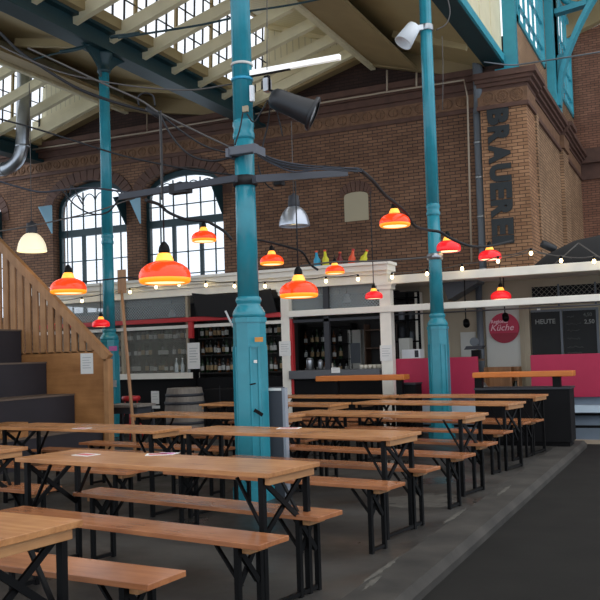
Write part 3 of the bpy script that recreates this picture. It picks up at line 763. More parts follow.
t = thing('black_planter', 'black box standing right of the left orange bar top', 'box', ((a.x+b.x)/2, yc+.5, 0))
obj('body', MB().bbox(a.x+.06, b.x-.05, yc+.34, yc+.7, 0, .86, .01), 'black_matt', t)
obj('rim', MB().box(a.x+.05, b.x-.04, yc+.33, yc+.71, .86, .885), 'charcoal', t)

# ------------------------------------------------------------------ stall front: posts, beams, cornice
YK = 14.0
def kx(px, py=310, y=YK): return at(px, py, y=y).x
kiosk = thing('market_stall', 'white timber market stall front with posts, cornice and beams', 'stall', (-6, YK+.1, 0))
zc1, zc0 = 2.95, 2.6
xc0, xc1 = -12.6, kx(388, 270)
obj('cornice', MB().box(xc0, xc1, YK-.04, YK+.25, zc0, zc0+.14).box(xc0, xc1+.02, YK-.1, YK+.25, zc0+.14, zc0+.2).box(xc0, xc1+.05, YK-.18, YK+.25, zc0+.2, zc1-.05).box(xc0, xc1+.08, YK-.24, YK+.25, zc1-.05, zc1), 'white_paint', kiosk)
obj('upper_beam', MB().bbox(xc1+.08, 1.5, YK-.06, YK+.1, 2.565, 2.705, .01), 'white_paint', kiosk)
obj('lower_beam', MB().bbox(kx(290, 312), 1.5, YK-.07, YK+.07, 2.085, 2.195, .01), 'white_paint', kiosk)
for pa_, pb_ in ((282, 290), (381, 392)):
    a, b = kx(pa_, 330), kx(pb_, 330)
    obj('post', MB().box(a, b, YK-.03, YK+.14, .0, 2.6), 'white_paint', kiosk)
    obj('post_capital', MB().box(a-.03, b+.03, YK-.06, YK+.16, 2.48, 2.6).box(a-.05, b+.05, YK-.08, YK+.17, 2.55, 2.6), 'white_paint', kiosk)
obj('red_batten', MB().box(kx(290, 330)+.002, kx(290, 330)+.05, YK-.01, YK+.08, .7, 2.05), 'red_paint', kiosk)
obj('red_bar', MB().bbox(-12.6, kx(282, 315), YK-.11, YK-.05, 2.095, 2.18, .01), 'red_paint', kiosk)
obj('white_rail', MB().box(-12.6, kx(282, 320), YK-.03, YK+.05, 1.98, 2.04), 'white_paint', kiosk)
a = kx(193, 330)
obj('red_drop', MB().box(a-.045, a+.045, YK-.1, YK-.03, 1.78, 2.095), 'red_paint', kiosk)
obj('black_post', MB().box(a-.06, a+.05, YK-.03, YK+.1, 0, 1.98), 'black_steel', kiosk)
obj('sill', MB().box(-10.55, kx(194, 380), YK-.06, YK+.2, 1.02, 1.13), 'white_paint', kiosk)
obj('base_panel', MB().box(-12.6, kx(381, 390), YK+.02, YK+.1, 0, 1.02), 'black_matt', kiosk)
obj('roof_panel', MB().box(-12.6, 1.5, YK+.26, 17.6, 2.62, 2.7), 'white_paint', kiosk)
obj('shop_back', MB().box(-12.6, kx(398, 330, 16.2), 16.3, 16.4, 0, 2.62), 'shop_dark', kiosk)
obj('upper_frame', MB().box(kx(325, 300)-.05, kx(325, 300)+.05, YK+.02, YK+.09, 1.0, 2.6).box(kx(290, 320), kx(381, 320), YK+.02, YK+.06, 1.98, 2.03), 'charcoal', kiosk)
# netting panels
def panel(name, px0, px1, z0, z1, y, m, parent):
    a, b = kx(px0, 330, y), kx(px1, 330, y); return obj(name, MB().box(a, b, y, y+.004, z0, z1), m, parent)
panel('wire_mesh', 60, 187, 1.14, 1.98, YK+.06, 'fine_mesh', kiosk)
panel('upper_mesh', 60, 187, 2.2, 2.6, YK+.06, 'glazed_mesh', kiosk)
obj('mesh_post', MB().box(kx(122, 330)-.03, kx(122, 330)+.03, YK, YK+.1, 1.13, 2.6).box(kx(187, 330)-.025, kx(187, 330)+.025, YK, YK+.1, 1.13, 2.6), 'beige_wall', kiosk)
panel('upper_mesh', 290, 381, 2.2, 2.6, YK+.1, 'glazed_mesh', kiosk)
# back wall of the right stall
YR = 15.6
def bx(px, py=340): return at(px, py, y=YR).x
obj('back_wall', MB().box(bx(421), 1.5, YR, YR+.1, 0, 2.62), 'beige_wall', kiosk)
obj('door_panel', MB().box(bx(487), bx(521), YR-.04, YR, .35, 2.2), 'door_white', kiosk)
obj('door_jamb', MB().box(bx(521), bx(531), YR-.08, YR, .35, 2.3).box(bx(524), bx(526), YR-.1, YR-.08, .35, 2.3), 'beige_wall', kiosk)
obj('white_tiles', MB().box(bx(461), bx(476), YR-.03, YR, .3, 1.72), 'door_white', kiosk)
obj('pale_pilaster', MB().box(bx(418), bx(424), YR-.12, YR, .3, 2.5), 'white_paint', kiosk)
xp = bx(482)
solo('drain_pipe', MB().tube([(xp, YR-.1, .02), (xp, YR-.1, 2.6)], .06, 12), 'drain_grey', 'grey pipe rising beside the round pink sign', 'pipe')
# pink counter
for (p0_, p1_, lab) in ((392, 478, 'pink counter panel behind the right teal column'), (531, 640, 'pink counter panel below the chalkboards')):
    a, b = kx(p0_, 375, 14.15), kx(p1_, 375, 14.15)
    t = thing('food_counter', lab, 'counter', ((a+b)/2, 14.4, 0))
    obj('front_panel', MB().bbox(a, b, 14.15, 14.22, .6, 1.28, .008), 'pink_panel', t)
    obj('counter_top', MB().box(a+.02, b-.02, 14.22, 14.75, 1.2, 1.24), 'shelf_brown', t)
    obj('lower_panel', MB().box(a, b, 14.3, 14.36, -.1 if a > -3 else 0, .6), 'blue_grey', t)
    obj('ledge', MB().box(a, b, 14.12, 14.3, .36, .47), 'pale_blue', t)
    obj('foot_rail', MB().box(a, b, 14.12, 14.16, .12, .16).box(a, b, 14.15, 14.19, .31, .345), 'black_steel', t)
solo('kerb_board', MB().box(kx(570, 440, 13.9), kx(640, 440, 13.9), 13.85, 13.92, -.1, -.04), 'pipe_pale', 'pale board on the floor along the pink counter', 'board')
# slanted end of the left counter
# round sign
c = at(504, 328, y=YR-.06); rad = (at(519.3, 328, y=YR-.06)-at(489, 328, y=YR-.06)).length/2
t = thing('round_sign', 'round pink sign with white script on the white door panel', 'sign', (c.x, YR-.05, c.z-rad))
obj('disc', MB().lathe([(rad, 0), (rad, .02)], 40, (c.x, YR-.045, c.z), (0, -1, 0)), 'sign_pink', t)
obj('lower_segment', MB().prism([(c.x+rad*.99*math.cos(a), YR-.067, c.z+rad*.99*math.sin(a)) for a in [PI+.35+(PI-.7)*i/16 for i in range(17)]], (0, -.003, 0)), 'sign_red', t)
obj('lettering', text_mb('Regional', rad*.33, (c.x-rad*.3, YR-.068, c.z+rad*.44), (1, 0, 0), (0, 0, 1), .004, .002), 'sign_text', t)
obj('lettering', text_mb('Küche', rad*.6, (c.x-.04, YR-.068, c.z+rad*.02), (1, 0, 0), (0, 0, 1), .004, .001, shear=.3), 'sign_text', t)
# chalkboards
def chalk(px0, px1, lab, rows):
    a, b = bx(px0, 330), bx(px1, 330); z0, z1 = 1.0, 2.02
    t = thing('chalkboard', lab, 'chalkboard', ((a+b)/2, YR-.06, z0))
    obj('board', MB().box(a, b, YR-.06, YR-.03, z0, z1), 'chalkboard', t)
    obj('frame', MB().box(b, b+.04, YR-.075, YR-.03, z0, z1+.04).box(a, b, YR-.075, YR-.03, z1, z1+.04), 'drain_grey', t)
    for txt, u, v, sz, m in rows:
        obj('chalk_writing', text_mb(txt, sz, (a+(b-a)*u, YR-.063, z0+(z1-z0)*v), (1, 0, 0), (0, 0, 1), .003, .002, align='LEFT'), m, t)
    return t, a, b
chalk(532, 561, 'left chalkboard with one word written at its top', [('HEUTE', .14, .83, .115, 'chalk')])
t, a, b = chalk(564, 597, 'right chalkboard covered with faint menu lines', [('2,50', .64, .8, .1, 'chalk'), ('4,50', .62, .92, .085, 'chalk_faint')])
sc2 = MB(); random.seed(3)
for v, u0_, u1_ in ((.9, .12, .36), (.77, .1, .55), (.66, .1, .5), (.52, .1, .5), (.38, .1, .6), (.28, .1, .55), (.13, .08, .42)):
    u = u0_; pts = []
    while u < u1_:
        pts.append(Vector((a+(b-a)*u, YR-.062, 1.0+1.02*(v+random.uniform(-.016, .016))))); u += .022
    sc2.tube(pts, .005, 4)
obj('chalk_scribble', sc2, 'chalk_faint', t)
obj('price_mark', MB().box(a+(b-a)*.08, a+(b-a)*.42, YR-.0635, YR-.06, 1.115, 1.14), 'chalk', t)
tg = MB(); a2 = at(538.5, 308.5, y=YR-.09); tg.box(a2.x-.03, a2.x+.03, YR-.085, YR-.076, a2.z-.03, a2.z+.03); solo('card', tg, 'paper', 'small white card at the top of the left chalkboard', 'card')
# lattice window above the boards
t = thing('lattice_window', 'dark lattice window panels above the chalkboards', 'window', ((bx(565)), YR-.05, 2.15))
obj('dark_panel', MB().box(bx(532, 290), bx(640, 290), YR-.03, YR-.0, 2.15, 2.47), 'black_matt', t)
obj('lattice', MB().box(bx(532, 290), bx(640, 290), YR-.05, YR-.045, 2.15, 2.47), 'lattice_mesh', t)
for px in (561, 598): obj('bar', MB().box(bx(px)-.015, bx(px)+.015, YR-.06, YR-.03, 2.1, 2.5), 'drain_grey', t)
# things behind the gap of the counter
a, b = kx(484, 378, 14.9), kx(519, 378, 14.9)
t = thing('wooden_crate', 'open wooden crate on the shelf below the round sign', 'crate', ((a+b)/2, 15.0, .62))
obj('back_board', MB().box(a, b, 15.15, 15.17, .6, 1.08), 'pale_wood', t); obj('bottom_board', MB().box(a, b, 14.9, 15.15, .6, .64), 'pale_wood', t)
for x_ in (a, b-.03, a+(b-a)*.74): obj('side_board', MB().box(x_, x_+.03, 14.9, 15.15, .64, 1.08), 'pale_wood', t)
solo('stall_shelf', MB().box(kx(478, 385, 14.9), kx(534, 385, 14.9), 14.85, 15.3, .0, .6), 'shelf_brown', 'brown low shelf unit behind the black bar counter', 'shelf')
jr = MB().lathe([(.05, 0), (.075, .03), (.07, .12), (.04, .17), (.04, .2)], 14, (a+(b-a)*.87, 15.02, .64)); solo('jar', jr, 'bottle_dark', 'dark jar in the right compartment of the wooden crate', 'jar')
pl = MB().lathe([(.12, .0), (.13, .05), (.1, .16), (.06, .22), (.02, .24)], 16, (kx(482, 385, 14.78), 14.78, .6))
solo('cloth_bundle', pl, 'galvanised', 'grey bundle left of the wooden crate', 'bundle')
# kitchen scale on the pink counter
p = at(475, 357, y=14.5); zc = 1.24
t = thing('kitchen_scale', 'dark grey scale with flat pan on the pink counter', 'scale', (p.x, 14.5, zc))
obj('body', MB().bbox(-.05, .1, -.06, .06, 0, .15, .01), 'black_steel', t, False); obj('pan', MB().prism([(-.16, -.1, .16), (.13, -.1, .16), (.17, -.1, .22), (-.12, -.1, .22)], (0, .2, 0)), 'charcoal', t, False)
obj('dial', MB().lathe([(.075, -.02), (.075, .02)], 20, (0, 0, .29), (0, -1, 0)), 'drain_grey', t, False)
# appliances left of the right teal column
for (x0_, y0_, x1_, y1_, m, lab, nm) in ((402, 349, 420, 360, 'white_plastic', 'white microwave box on the counter left of the right column', 'microwave'), (399, 338, 409, 351, 'door_white', 'tall white carton behind the white microwave', 'carton')):
    yy_ = 14.5 if nm == 'microwave' else 15.0
    a, b = at(x0_, y1_, y=yy_), at(x1_, y0_, y=yy_)
    t = thing(nm, lab, 'box' if nm == 'carton' else 'microwave', ((a.x+b.x)/2, yy_+.1, 1.24))
    obj('body', MB().bbox(a.x, b.x, yy_, yy_+.22, 1.24, b.z, .01), m, t)
    if nm == 'microwave': obj('door_glass', MB().box(b.x-.1, b.x-.03, yy_-.004, yy_, a.z+.04, b.z-.02), 'charcoal', t)
# dark shelving behind them
a, b = at(393, 300, y=15.5).x, at(420, 300, y=15.5).x
t = thing('storage_rack', 'black shelving rack with dark stores beside the cream wall', 'rack', ((a+b)/2, 15.6, 0))
for x_ in (a, (a+b)/2, b-.04): obj('upright', MB().box(x_, x_+.04, 15.45, 15.5, 0, 2.5), 'black_steel', t)
for z in (1.2, 1.6, 2.0, 2.42): obj('shelf', MB().box(a, b, 15.45, 15.8, z-.03, z), 'black_steel', t)
obj('back', MB().box(a, b, 15.82, 15.86, 0, 2.55), 'shop_dark', t)
random.seed(5)
for i in range(7):
    z = (1.2, 1.6, 2.0)[i % 3]; x_ = a+.08+(i//3)*.17; h = random.uniform(.16, .3); tt = thing('canister', 'dark canister on the black rack beside the cream wall', 'canister', (x_+.05, 15.6, z), 0, 'canisters on the black rack')
    obj('body', MB().lathe([(.055, 0), (.06, .02), (.06, h-.03), (.045, h)], 12), random.choice(['charcoal', 'bin_light', 'shelf_brown', 'drain_grey']), tt, False)
# hanging ladles under the lower beam
for i, (px, py, l) in enumerate(((452, 316, 2), (466, 322, 1), (505, 316, 0), (401, 312, 3))):
    p = at(px, py+1, y=14.9)
    if l == 1 or l == 0:
        t = thing('spotlight', ['small black spotlight hanging before the round sign', 'small black spotlight left of the grey pipe'][l], 'spotlight', (p.x, 14.9, p.z-.2))
        obj('head', MB().lathe([(.03, 0), (.055, .03), (.06, .12), (.045, .15)], 14, (p.x, 14.9, p.z+.06), (.2, -.5, -.7)), 'black_steel', t)
        obj('stem', MB().tube([(p.x, 14.9, p.z+.06), (p.x, 14.9, 2.62)], .01, 6), 'black_steel', t)
# rail behind lower beam
solo('hanging_rail', MB().tube([(kx(392, 310, 14.6), 14.6, 2.06), (1.4, 14.6, 2.06)], .015, 6), 'grey_steel', 'thin steel rail under the lower white beam', 'rail')
# chimney hood above the scale
solo('extractor_hood', MB().prism([(bx(457), YR-.02, 2.3), (bx(487), YR-.02, 2.58), (bx(487), YR-.02, 2.62), (bx(452), YR-.02, 2.62)], (0, -.5, 0)), 'drain_grey', 'sloping grey hood under the stall roof left of the grey pipe', 'hood')

# ------------------------------------------------------------------ drinks stall behind the left and centre bays
def shelf_unit(px0, px1, y, zs, z0, z1, m, label, cat='shelf'):
    a, b = at(px0, 340, y=y).x, at(px1, 340, y=y).x
    t = thing('bottle_shelf', label, cat, ((a+b)/2, y+.15, 0))
    obj('back', MB().box(a, b, y+.3, y+.32, z0, z1), 'shop_dark', t)
    for x_ in (a, b-.03): obj('side', MB().box(x_, x_+.03, y, y+.3, z0, z1), m, t)
    for z in zs: obj('shelf_board', MB().box(a+.03, b-.03, y, y+.3, z-.025, z), m, t)
    return a, b
def make_bottle(m, h, lm):
    t = thing('wine_bottle', 'x', 'bottle'); r = .037
    obj('glass', MB().lathe([(r*.9, 0), (r, .01), (r, h*.6), (r*.85, h*.68), (r*.38, h*.78), (r*.36, h*.96), (r*.42, h*.97), (r*.42, h)], 12), m, t, False)
    obj('paper_label', MB().lathe([(r+.001, h*.16), (r+.001, h*.46)], 12, cap=False), lm, t, False)
    return t
protos = []
used = set()
random.seed(11)
kinds = [('bottle_dark', .31, 'label_white'), ('bottle_green', .3, 'label_white'), ('bottle_dark', .32, 'label_tan'), ('bottle_amber', .27, 'label_white'), ('bottle_green', .33, 'label_tan')]
protos = [make_bottle(*k) for k in kinds]
def bottles(a, b, y, z, label, group, step=.105, skip=.15):
    x = a+.07
    while x < b-.06:
        if random.random() > skip:
            i = random.randrange(len(protos)); o = protos[i] if i not in used else copy_tree(protos[i]); used.add(i)
            o.location = (x+random.uniform(-.012, .012), y+random.uniform(.06, .12), z); o.rotation_euler = (0, 0, random.uniform(0, 6)); tag(o, label, 'bottle', group)
        x += step
a, b = shelf_unit(60, 191, 15.0, (.75, 1.12, 1.45, 1.78, 2.12), 0, 2.2, 'shelf_dark', 'dark bottle shelves behind the wire mesh')
for z in (1.12, 1.45, 1.78): bottles(a, b, 15.05, z, 'wine bottle on the shelves behind the wire mesh', 'wine bottles behind the wire mesh', .098, .1)
a, b = shelf_unit(196, 291, 14.9, (.75, 1.1, 1.46, 1.8, 2.1), 0, 2.15, 'shelf_dark', 'black bottle shelves on both sides of the middle column')
for z in (1.1, 1.46, 1.8): bottles(a, b, 14.95, z, 'wine bottle on the black shelves beside the middle column', 'wine bottles beside the middle column', .098, .12)
a, b = shelf_unit(300, 352, 15.9, (1.0, 1.3, 1.6, 1.95), 0, 2.0, 'black_steel', 'black back bar shelf inside the centre stall window')
for z in (1.0, 1.3, 1.6): bottles(a, b, 15.95, z, 'spirit bottle on the back bar of the centre stall', 'bottles on the back bar', .125, .12)
obj('drape', MB().box(-12.5, kx(290, 330, 14.9), 14.88, 14.89, 0, .8), 'black_matt', kiosk)
# fridge and brown shelf, cups
a, b = at(349, 375, y=15.9).x, at(362, 375, y=15.9).x
t = thing('tall_fridge', 'tall pale fridge beside the back bar shelf', 'fridge', ((a+b)/2, 16, 0)); obj('body', MB().bbox(a, b, 15.9, 16.25, .02, 1.86, .01), 'door_white', t); obj('door_seal', MB().box(a+.015, a+.03, 15.893, 15.9, .1, 1.8), 'charcoal', t)
obj('vent', MB().box(a+.05, b-.02, 15.893, 15.9, 1.2, 1.6), 'drain_grey', t)
a, b = shelf_unit(364, 392, 15.7, (1.12, 1.5, 1.85), 0, 1.95, 'shelf_brown', 'brown wooden shelf right of the pale fridge')
ct = thing('cup', 'white cup on the counter end left of the right white post', 'cup', (0, 0, 0), 0, 'cups on the stall counter')
obj('bowl', MB().lathe([(.022, 0), (.03, .01), (.042, .07), (.04, .07), (.028, .015), (.005, .012)], 14), 'cup_white', ct, False)
obj('handle', MB().tube([(.035, 0, .05), (.06, 0, .045), (.06, 0, .025), (.032, 0, .02)], .006, 6), 'cup_white', ct, False)
ZC = 1.12
for i in range(9):
    o = ct if i == 0 else copy_tree(ct); o.location = (kx(362+i*2.2, 365, 14.3), 14.28+.05*(i % 2), ZC); o.rotation_euler = (0, 0, i)
# counter of the drinks stall
a, b = kx(291, 372), kx(381, 372)
t = thing('stall_counter', 'grey-topped black counter of the drinks stall', 'counter', ((a+b)/2, YK+.2, 0))
obj('top', MB().bbox(a, b, YK-.1, YK+.5, .97, ZC, .008), 'counter_grey', t); obj('front', MB().box(a, b, YK, YK+.02, 0, .97), 'black_matt', t)
for i, (px, h, r, m) in enumerate(((310, .2, .07, 'galvanised'), (320.5, .16, .05, 'galvanised'), (328, .12, .05, 'cup_white'), (331, .1, .04, 'cup_white'))):
    x_ = kx(px, 365, 14.35); tt = thing('steel_pot' if i < 2 else 'bowl', ['steel urn at the left on the drinks counter', 'smaller steel pot right of the steel urn', 'pale bowl on the drinks counter', 'small pale bowl beside the centre window post'][i], 'pot' if i < 2 else 'bowl', (x_, 14.35, ZC))
    obj('vessel', MB().lathe([(r*.8, 0), (r, .02), (r, h*.85), (r*.9, h)], 18), m, tt, False)
    obj('lid' if i < 2 else 'rim', MB().lathe([(r*.92, h), (r*.6, h+.02), (.01, h+.03)] if i < 2 else [(r*.9, h), (r*1.05, h+.008), (r*.9, h+.012)], 18), m, tt, False)
notice(331.5, 367.5, 340, 373, YK-.11, 'small white price card on the edge of the drinks counter', 2)
notice(188, 342.5, 199.5, 369, YK-.112, 'long white notice on the black post below the red bar', 6)
notice(279.5, 341, 290.5, 356, YK-.035, 'white notice on the left white post of the stall', 4)
notice(380.5, 345, 392, 361, YK-.035, 'white notice on the right white post of the stall', 4)
notice(151.5, 391, 159, 404, YK+.018, 'white sheet on the black base left of the barrel', 3)
notice(150.5, 405.5, 160, 408.5, YK+.018, 'white strip under the sheet left of the barrel', 1)
notice(223, 380, 230, 386, 14.87, 'small white card on the black shelves left of the middle column', 1)
# clear bottles on the sill
for i, px in enumerate((177.5, 183.5, 190)):
    x_ = kx(px, 380, 14.0); tt = thing('clear_bottle', ['clear bottle on the white sill, farthest from the black post', 'clear bottle on the white sill between two others', 'clear bottle on the white sill next to the black post'][i], 'bottle', (x_, YK-.02, 1.13))
    obj('glass', MB().lathe([(.034, 0), (.036, .02), (.036, .15), (.014, .2), (.014, .26)], 12), 'bottle_clear', tt, False); obj('cap', MB().lathe([(.016, .26), (.016, .28)], 10), 'label_white', tt, False)
# barrel
p = at(182.5, 430, y=13.0); xb = p.x
hwid = (at(200, 400, y=13).x-at(165, 400, y=13).x)/2; zt = at(182, 388, y=13).z
t = thing('wooden_barrel', 'grey weathered wooden barrel with iron hoops before the stall', 'barrel', (xb, 13.1, 0))
prof = [(hwid*.84, 0), (hwid*.95, zt*.25), (hwid, zt*.5), (hwid*.95, zt*.75), (hwid*.86, zt-.02), (hwid*.84, zt), (hwid*.8, zt), (hwid*.8, zt-.03), (.01, zt-.03)]
obj('staves', MB().lathe(prof, 40, rfun=lambda a: 1-.012*(math.cos(a*20) > .8)), 'barrel_wood', t, False)
for f in (.06, .3, .7, .86):
    z = zt*f; r_ = hwid*(.84+.16*math.sin(PI*min(max(f, 0), 1))**.8)+.004
    obj('hoop', MB().lathe([(r_-.01, z-.025), (r_+.004, z-.022), (r_+.004, z+.022), (r_-.01, z+.025)], 40), 'charcoal', t, False)
# black box left of column
a, b = kx(203, 390, 13.3), kx(240, 390, 13.3)
t = thing('black_cabinet', 'black low cabinet between the barrel and the middle column', 'cabinet', ((a+b)/2, 13.4, 0))
obj('body', MB().bbox(a, b, 13.25, 13.7, 0, at(220, 389, y=13.3).z, .01), 'black_matt', t); obj('door_gap', MB().box((a+b)/2-.004, (a+b)/2+.004, 13.246, 13.25, .05, .9), 'charcoal', t)
# black banner
yb_ = YK-.14
poly = [at(191.5, 293, y=yb_), at(207, 294.5, y=yb_), at(225, 294.5, y=yb_), at(245, 293, y=yb_), at(270.5, 288.5, y=yb_), at(276.5, 312, y=yb_), at(250, 316, y=yb_), at(222, 317.5, y=yb_), at(197, 316, y=yb_)]
t = thing('black_banner', 'black cloth banner hanging above the red bar', 'banner', (poly[4]+poly[0])/2)
obj('cloth', MB().prism(poly, (0, .015, 0)), 'canopy_black', t)
obj('white_rod', MB().tube([at(225.5, 311, y=YK-.2), at(233, 327, y=YK-.2)], .02, 8), 'white_plastic', t)

# coloured pins on the stall roof
for px, ptop, pbase, dx, m, lab in ((317, 251, 266, -1, 'pin_blue', 'blue bottle-shaped pin'), (325.5, 250, 265, -1, 'pin_yellow', 'upright yellow bottle-shaped pin'), (339.5, 252, 264, .5, 'pin_maroon', 'dark red bottle-shaped pin'), (352, 249, 263.5, 1.5, 'pin_orange', 'orange bottle-shaped pin'), (364, 250, 263, 4, 'pin_yellow', 'leaning yellow bottle-shaped pin')):
    y_ = YK-.05; b_ = at(px-dx*.5, pbase, y=y_); b_.z = zc1; tp_ = at(px+dx*.8, ptop, y=y_); h = (tp_-b_).length
    t = thing('bottle_pin', lab+' on the white stall cornice', 'pin', b_)
    R_ = (tp_-b_).normalized()
    obj('body', MB().lathe([(.05, 0), (.062, .02), (.06, h*.45), (.03, h*.62), (.022, h*.9)], 14, b_, R_), m, t)
    obj('tip', MB().lathe([(.023, h*.9), (.026, h*.92), (.026, h), (.01, h+.004)], 12, b_, R_), 'pin_orange' if m != 'pin_orange' else 'red_paint', t)
# small things seen in the stall's upper windows
for px, py, m, lab in ((347, 298, 'white_plastic', 'white hanging lamp in the upper centre window of the stall'), (340, 303, 'black_steel', 'black hanging lamp left of the white one in the upper window'), (172, 313, 'white_plastic', 'white hanging lamp in the upper window left of the black banner')):
    p = at(px, py, y=15.1); t = thing('hanging_lamp', lab, 'lamp', p)
    obj('shade', MB().lathe([(.075, -.08), (.07, -.02), (.04, .05), (.025, .07)], 16, p), m, t)
    obj('stem', MB().tube([p+Vector((0, 0, .07)), (p.x, p.y, 2.62)], .01, 6), 'black_steel', t)
# string lights
def bulbs(root, pts):
    for p in pts:
        o = obj('bulb', MB().lathe([(.004, -.055), (.022, -.045), (.03, -.022), (.022, 0), (.014, .016)], 12, p), 'bulb_warm', root)
        obj('socket', MB().lathe([(.018, .012), (.02, .05), (.012, .06)], 10, p), 'black_steel', o)
LB = [(60, 303), (82, 300), (106, 296), (130, 291), (156, 286), (179, 283.5), (206, 284), (234.5, 285), (265, 285), (296, 282), (326, 280), (358, 278)]
pts = [at(px, py, y=YK-.26) for px, py in LB]
t = thing('string_lights', 'string of warm bulbs along the white stall cornice', 'string lights', pts[0])
bulbs(t, pts); path = []
for p, q in zip(pts[:-1], pts[1:]): path += sag(p+Vector((0, 0, .06)), q+Vector((0, 0, .06)), .02, 6)[:-1]
obj('cable', MB().tube(path+[pts[-1]+Vector((0, 0, .06))], .008, 5), 'cable_black', t)
RB = [(392, 276), (427, 272.5), (462, 267.5), (498, 260), (531, 252), (561, 259.5), (594, 260), (630, 256)]
pts = [at(px, py, y=YK-.2) for px, py in RB]
t = thing('string_lights', 'string of warm bulbs above the right white beam', 'string lights', pts[0])
bulbs(t, pts); path = []
for p, q in zip(pts[:-1], pts[1:]): path += sag(p+Vector((0, 0, .06)), q+Vector((0, 0, .06)), .03, 6)[:-1]
obj('cable', MB().tube(path+[pts[-1]+Vector((0, 0, .06))], .008, 5), 'cable_grey', t)
# black canopy behind the right beam, white rods
c0 = at(628, 262, y=16.6); t = thing('black_canopy', 'black domed canopy rising behind the right white beam', 'canopy', (c0.x, 16.6, 2.72))
zb_ = 2.74; Rr = c0.x-at(528, 262, y=16.6).x
obj('cloth', MB().lathe([(Rr, zb_), (Rr*.97, zb_+.12), (Rr*.8, zb_+.36), (Rr*.55, zb_+.56), (Rr*.25, zb_+.66), (.02, zb_+.7)], 40, (c0.x, 16.6, 0)), 'canopy_black', t)
rd = MB(); P_ = [at(553, 268, y=YK+.12), at(578.5, 243, y=YK+.12), at(606, 266, y=YK+.12)]
P_ = [Vector((p.x, p.y, max(p.z, 2.70))) for p in P_]
t = thing('wire_stay', 'thin pale stays forming a triangle above the right beam', 'stay', P_[0])
obj('stay', MB().tube([P_[0], P_[1]], .012, 6), 'cable_grey', t); obj('stay', MB().tube([P_[1], P_[2]], .012, 6), 'cable_grey', t)
obj('stay', MB().tube([at(506, 258, y=YK+.12), at(531, 252, y=YK+.12), at(572, 258, y=YK+.12)], .009, 6), 'cable_grey', t)
p = at(546, 246, y=17.5)
solo('black_spotlight', MB().lathe([(.06, 0), (.08, .05), (.08, .28), (.06, .32)], 14, at(541, 243, y=17.5), (.8, .2, -.45)), 'spot_black', 'small dark floodlight on the brick side wall above canopy', 'floodlight')

# ------------------------------------------------------------------ wall letters, pipes and duct
t = thing('wall_lettering', 'large black vertical lettering BRAUEREI on the brick pillar', 'lettering', (-3.9, PY-.03, 3.7))
za, zb2 = at(500, 107, y=PY).z, at(503, 244, y=PY).z
xa, xb2 = at(489.5, 170, y=PY).x, at(511.5, 170, y=PY).x
word = 'BRAUEREI'; wid = [1, 1, 1.08, 1, .95, 1, .95, .45]; tot = sum(wid); zz = za
for ch, w_ in zip(word, wid):
    hh = (za-zb2)*w_/tot
    mbx = text_mb(ch, 1.0, (0, 0, 0), (1, 0, 0), (0, 1, 0), .03, .06)
    xs1 = [v.x for v in mbx.v]; ys1 = [v.y for v in mbx.v]; ax, bx_, ay, by_ = min(xs1), max(xs1), min(ys1), max(ys1)
    # letter baseline faces left, reading downward
    for i, v in enumerate(mbx.v):
        u = (v.x-ax)/(bx_-ax); w2 = (v.y-ay)/(by_-ay)
        mbx.v[i] = Vector((xa+(xb2-xa)*w2, PY-.03+v.z, zz-hh*(.02+.96*u)))
    obj('letter', mbx, 'letter_black', t); zz -= hh
xd = at(478, 150, y=WALL-.25).x
t = thing('downpipe', 'grey downpipe left of the lettered brick pillar', 'pipe', (xd, WALL-.2, 2.7))
obj('pipe', MB().tube(spline([(xd, WALL-.12, 2.7), (xd, WALL-.12, 6.5), (xd+.02, WALL-.14, 6.8), (xd+.1, WALL-.4, 7.2), (xd+.1, WALL-.42, 8.1)], 5), .11, 12), 'drain_grey', t)
for z in (3.2, 4.4, 5.3, 6.1): obj('clamp', MB().lathe([(.122, z-.03), (.122, z+.03)], 14, (xd, WALL-.12, 0)), 'galvanised', t)
# thin pale conduit along the cornice, dropping near the pillar
yq = WALL-.36
A_ = [at(-20, 157.5, y=yq), at(147, 132.5, y=yq), at(147, 114, y=yq)]
B_ = [at(147, 132.3, y=yq), at(200, 123, y=yq), at(390, 91.5, y=yq), at(464, 80, y=yq), at(467.5, 97, y=yq), at(468, 120, y=yq), at(471.5, 262, y=yq)]
solo('wall_conduit', MB().tube(A_, .022, 6), 'pipe_pale', 'thin pale conduit along the cornice at left', 'conduit')
solo('wall_conduit', MB().tube(B_, .022, 6), 'pipe_pale', 'thin pale conduit along the cornice dropping beside the downpipe', 'conduit')
for px, p0_, p1_, side in ((387, 70, 91.5, 'left'), (416.5, 72, 87.5, 'right')):
    solo('conduit_riser', MB().tube([at(px, p0_, y=yq), at(px, p1_, y=yq)], .022, 6), 'pipe_pale', 'short conduit riser under the '+side+' edge of the wide ceiling box', 'conduit')
du = [at(24, 55, y=17), at(23, 120, y=17), at(22, 147, y=17), at(18, 160, y=17), at(8, 168, y=17), at(-8, 171, y=17), at(-60, 178, y=17)]
t = thing('steel_duct', 'shiny round ventilation duct bending left at the left edge', 'duct', du[3])
obj('tube', MB().tube([du[0]+Vector((0, 0, .4)), du[0], du[1]]+spline(du[2:6], 4)+[du[6]], .17, 20), 'galvanised', t)
for p_, ax_ in ((at(22.5, 146, y=17), (0, 0, 1)), (at(4, 169, y=17), (1, 0, .12))): obj('joint_ring', MB().lathe([(.178, -.02), (.185, 0), (.178, .02)], 20, p_, ax_), 'galvanised', t)

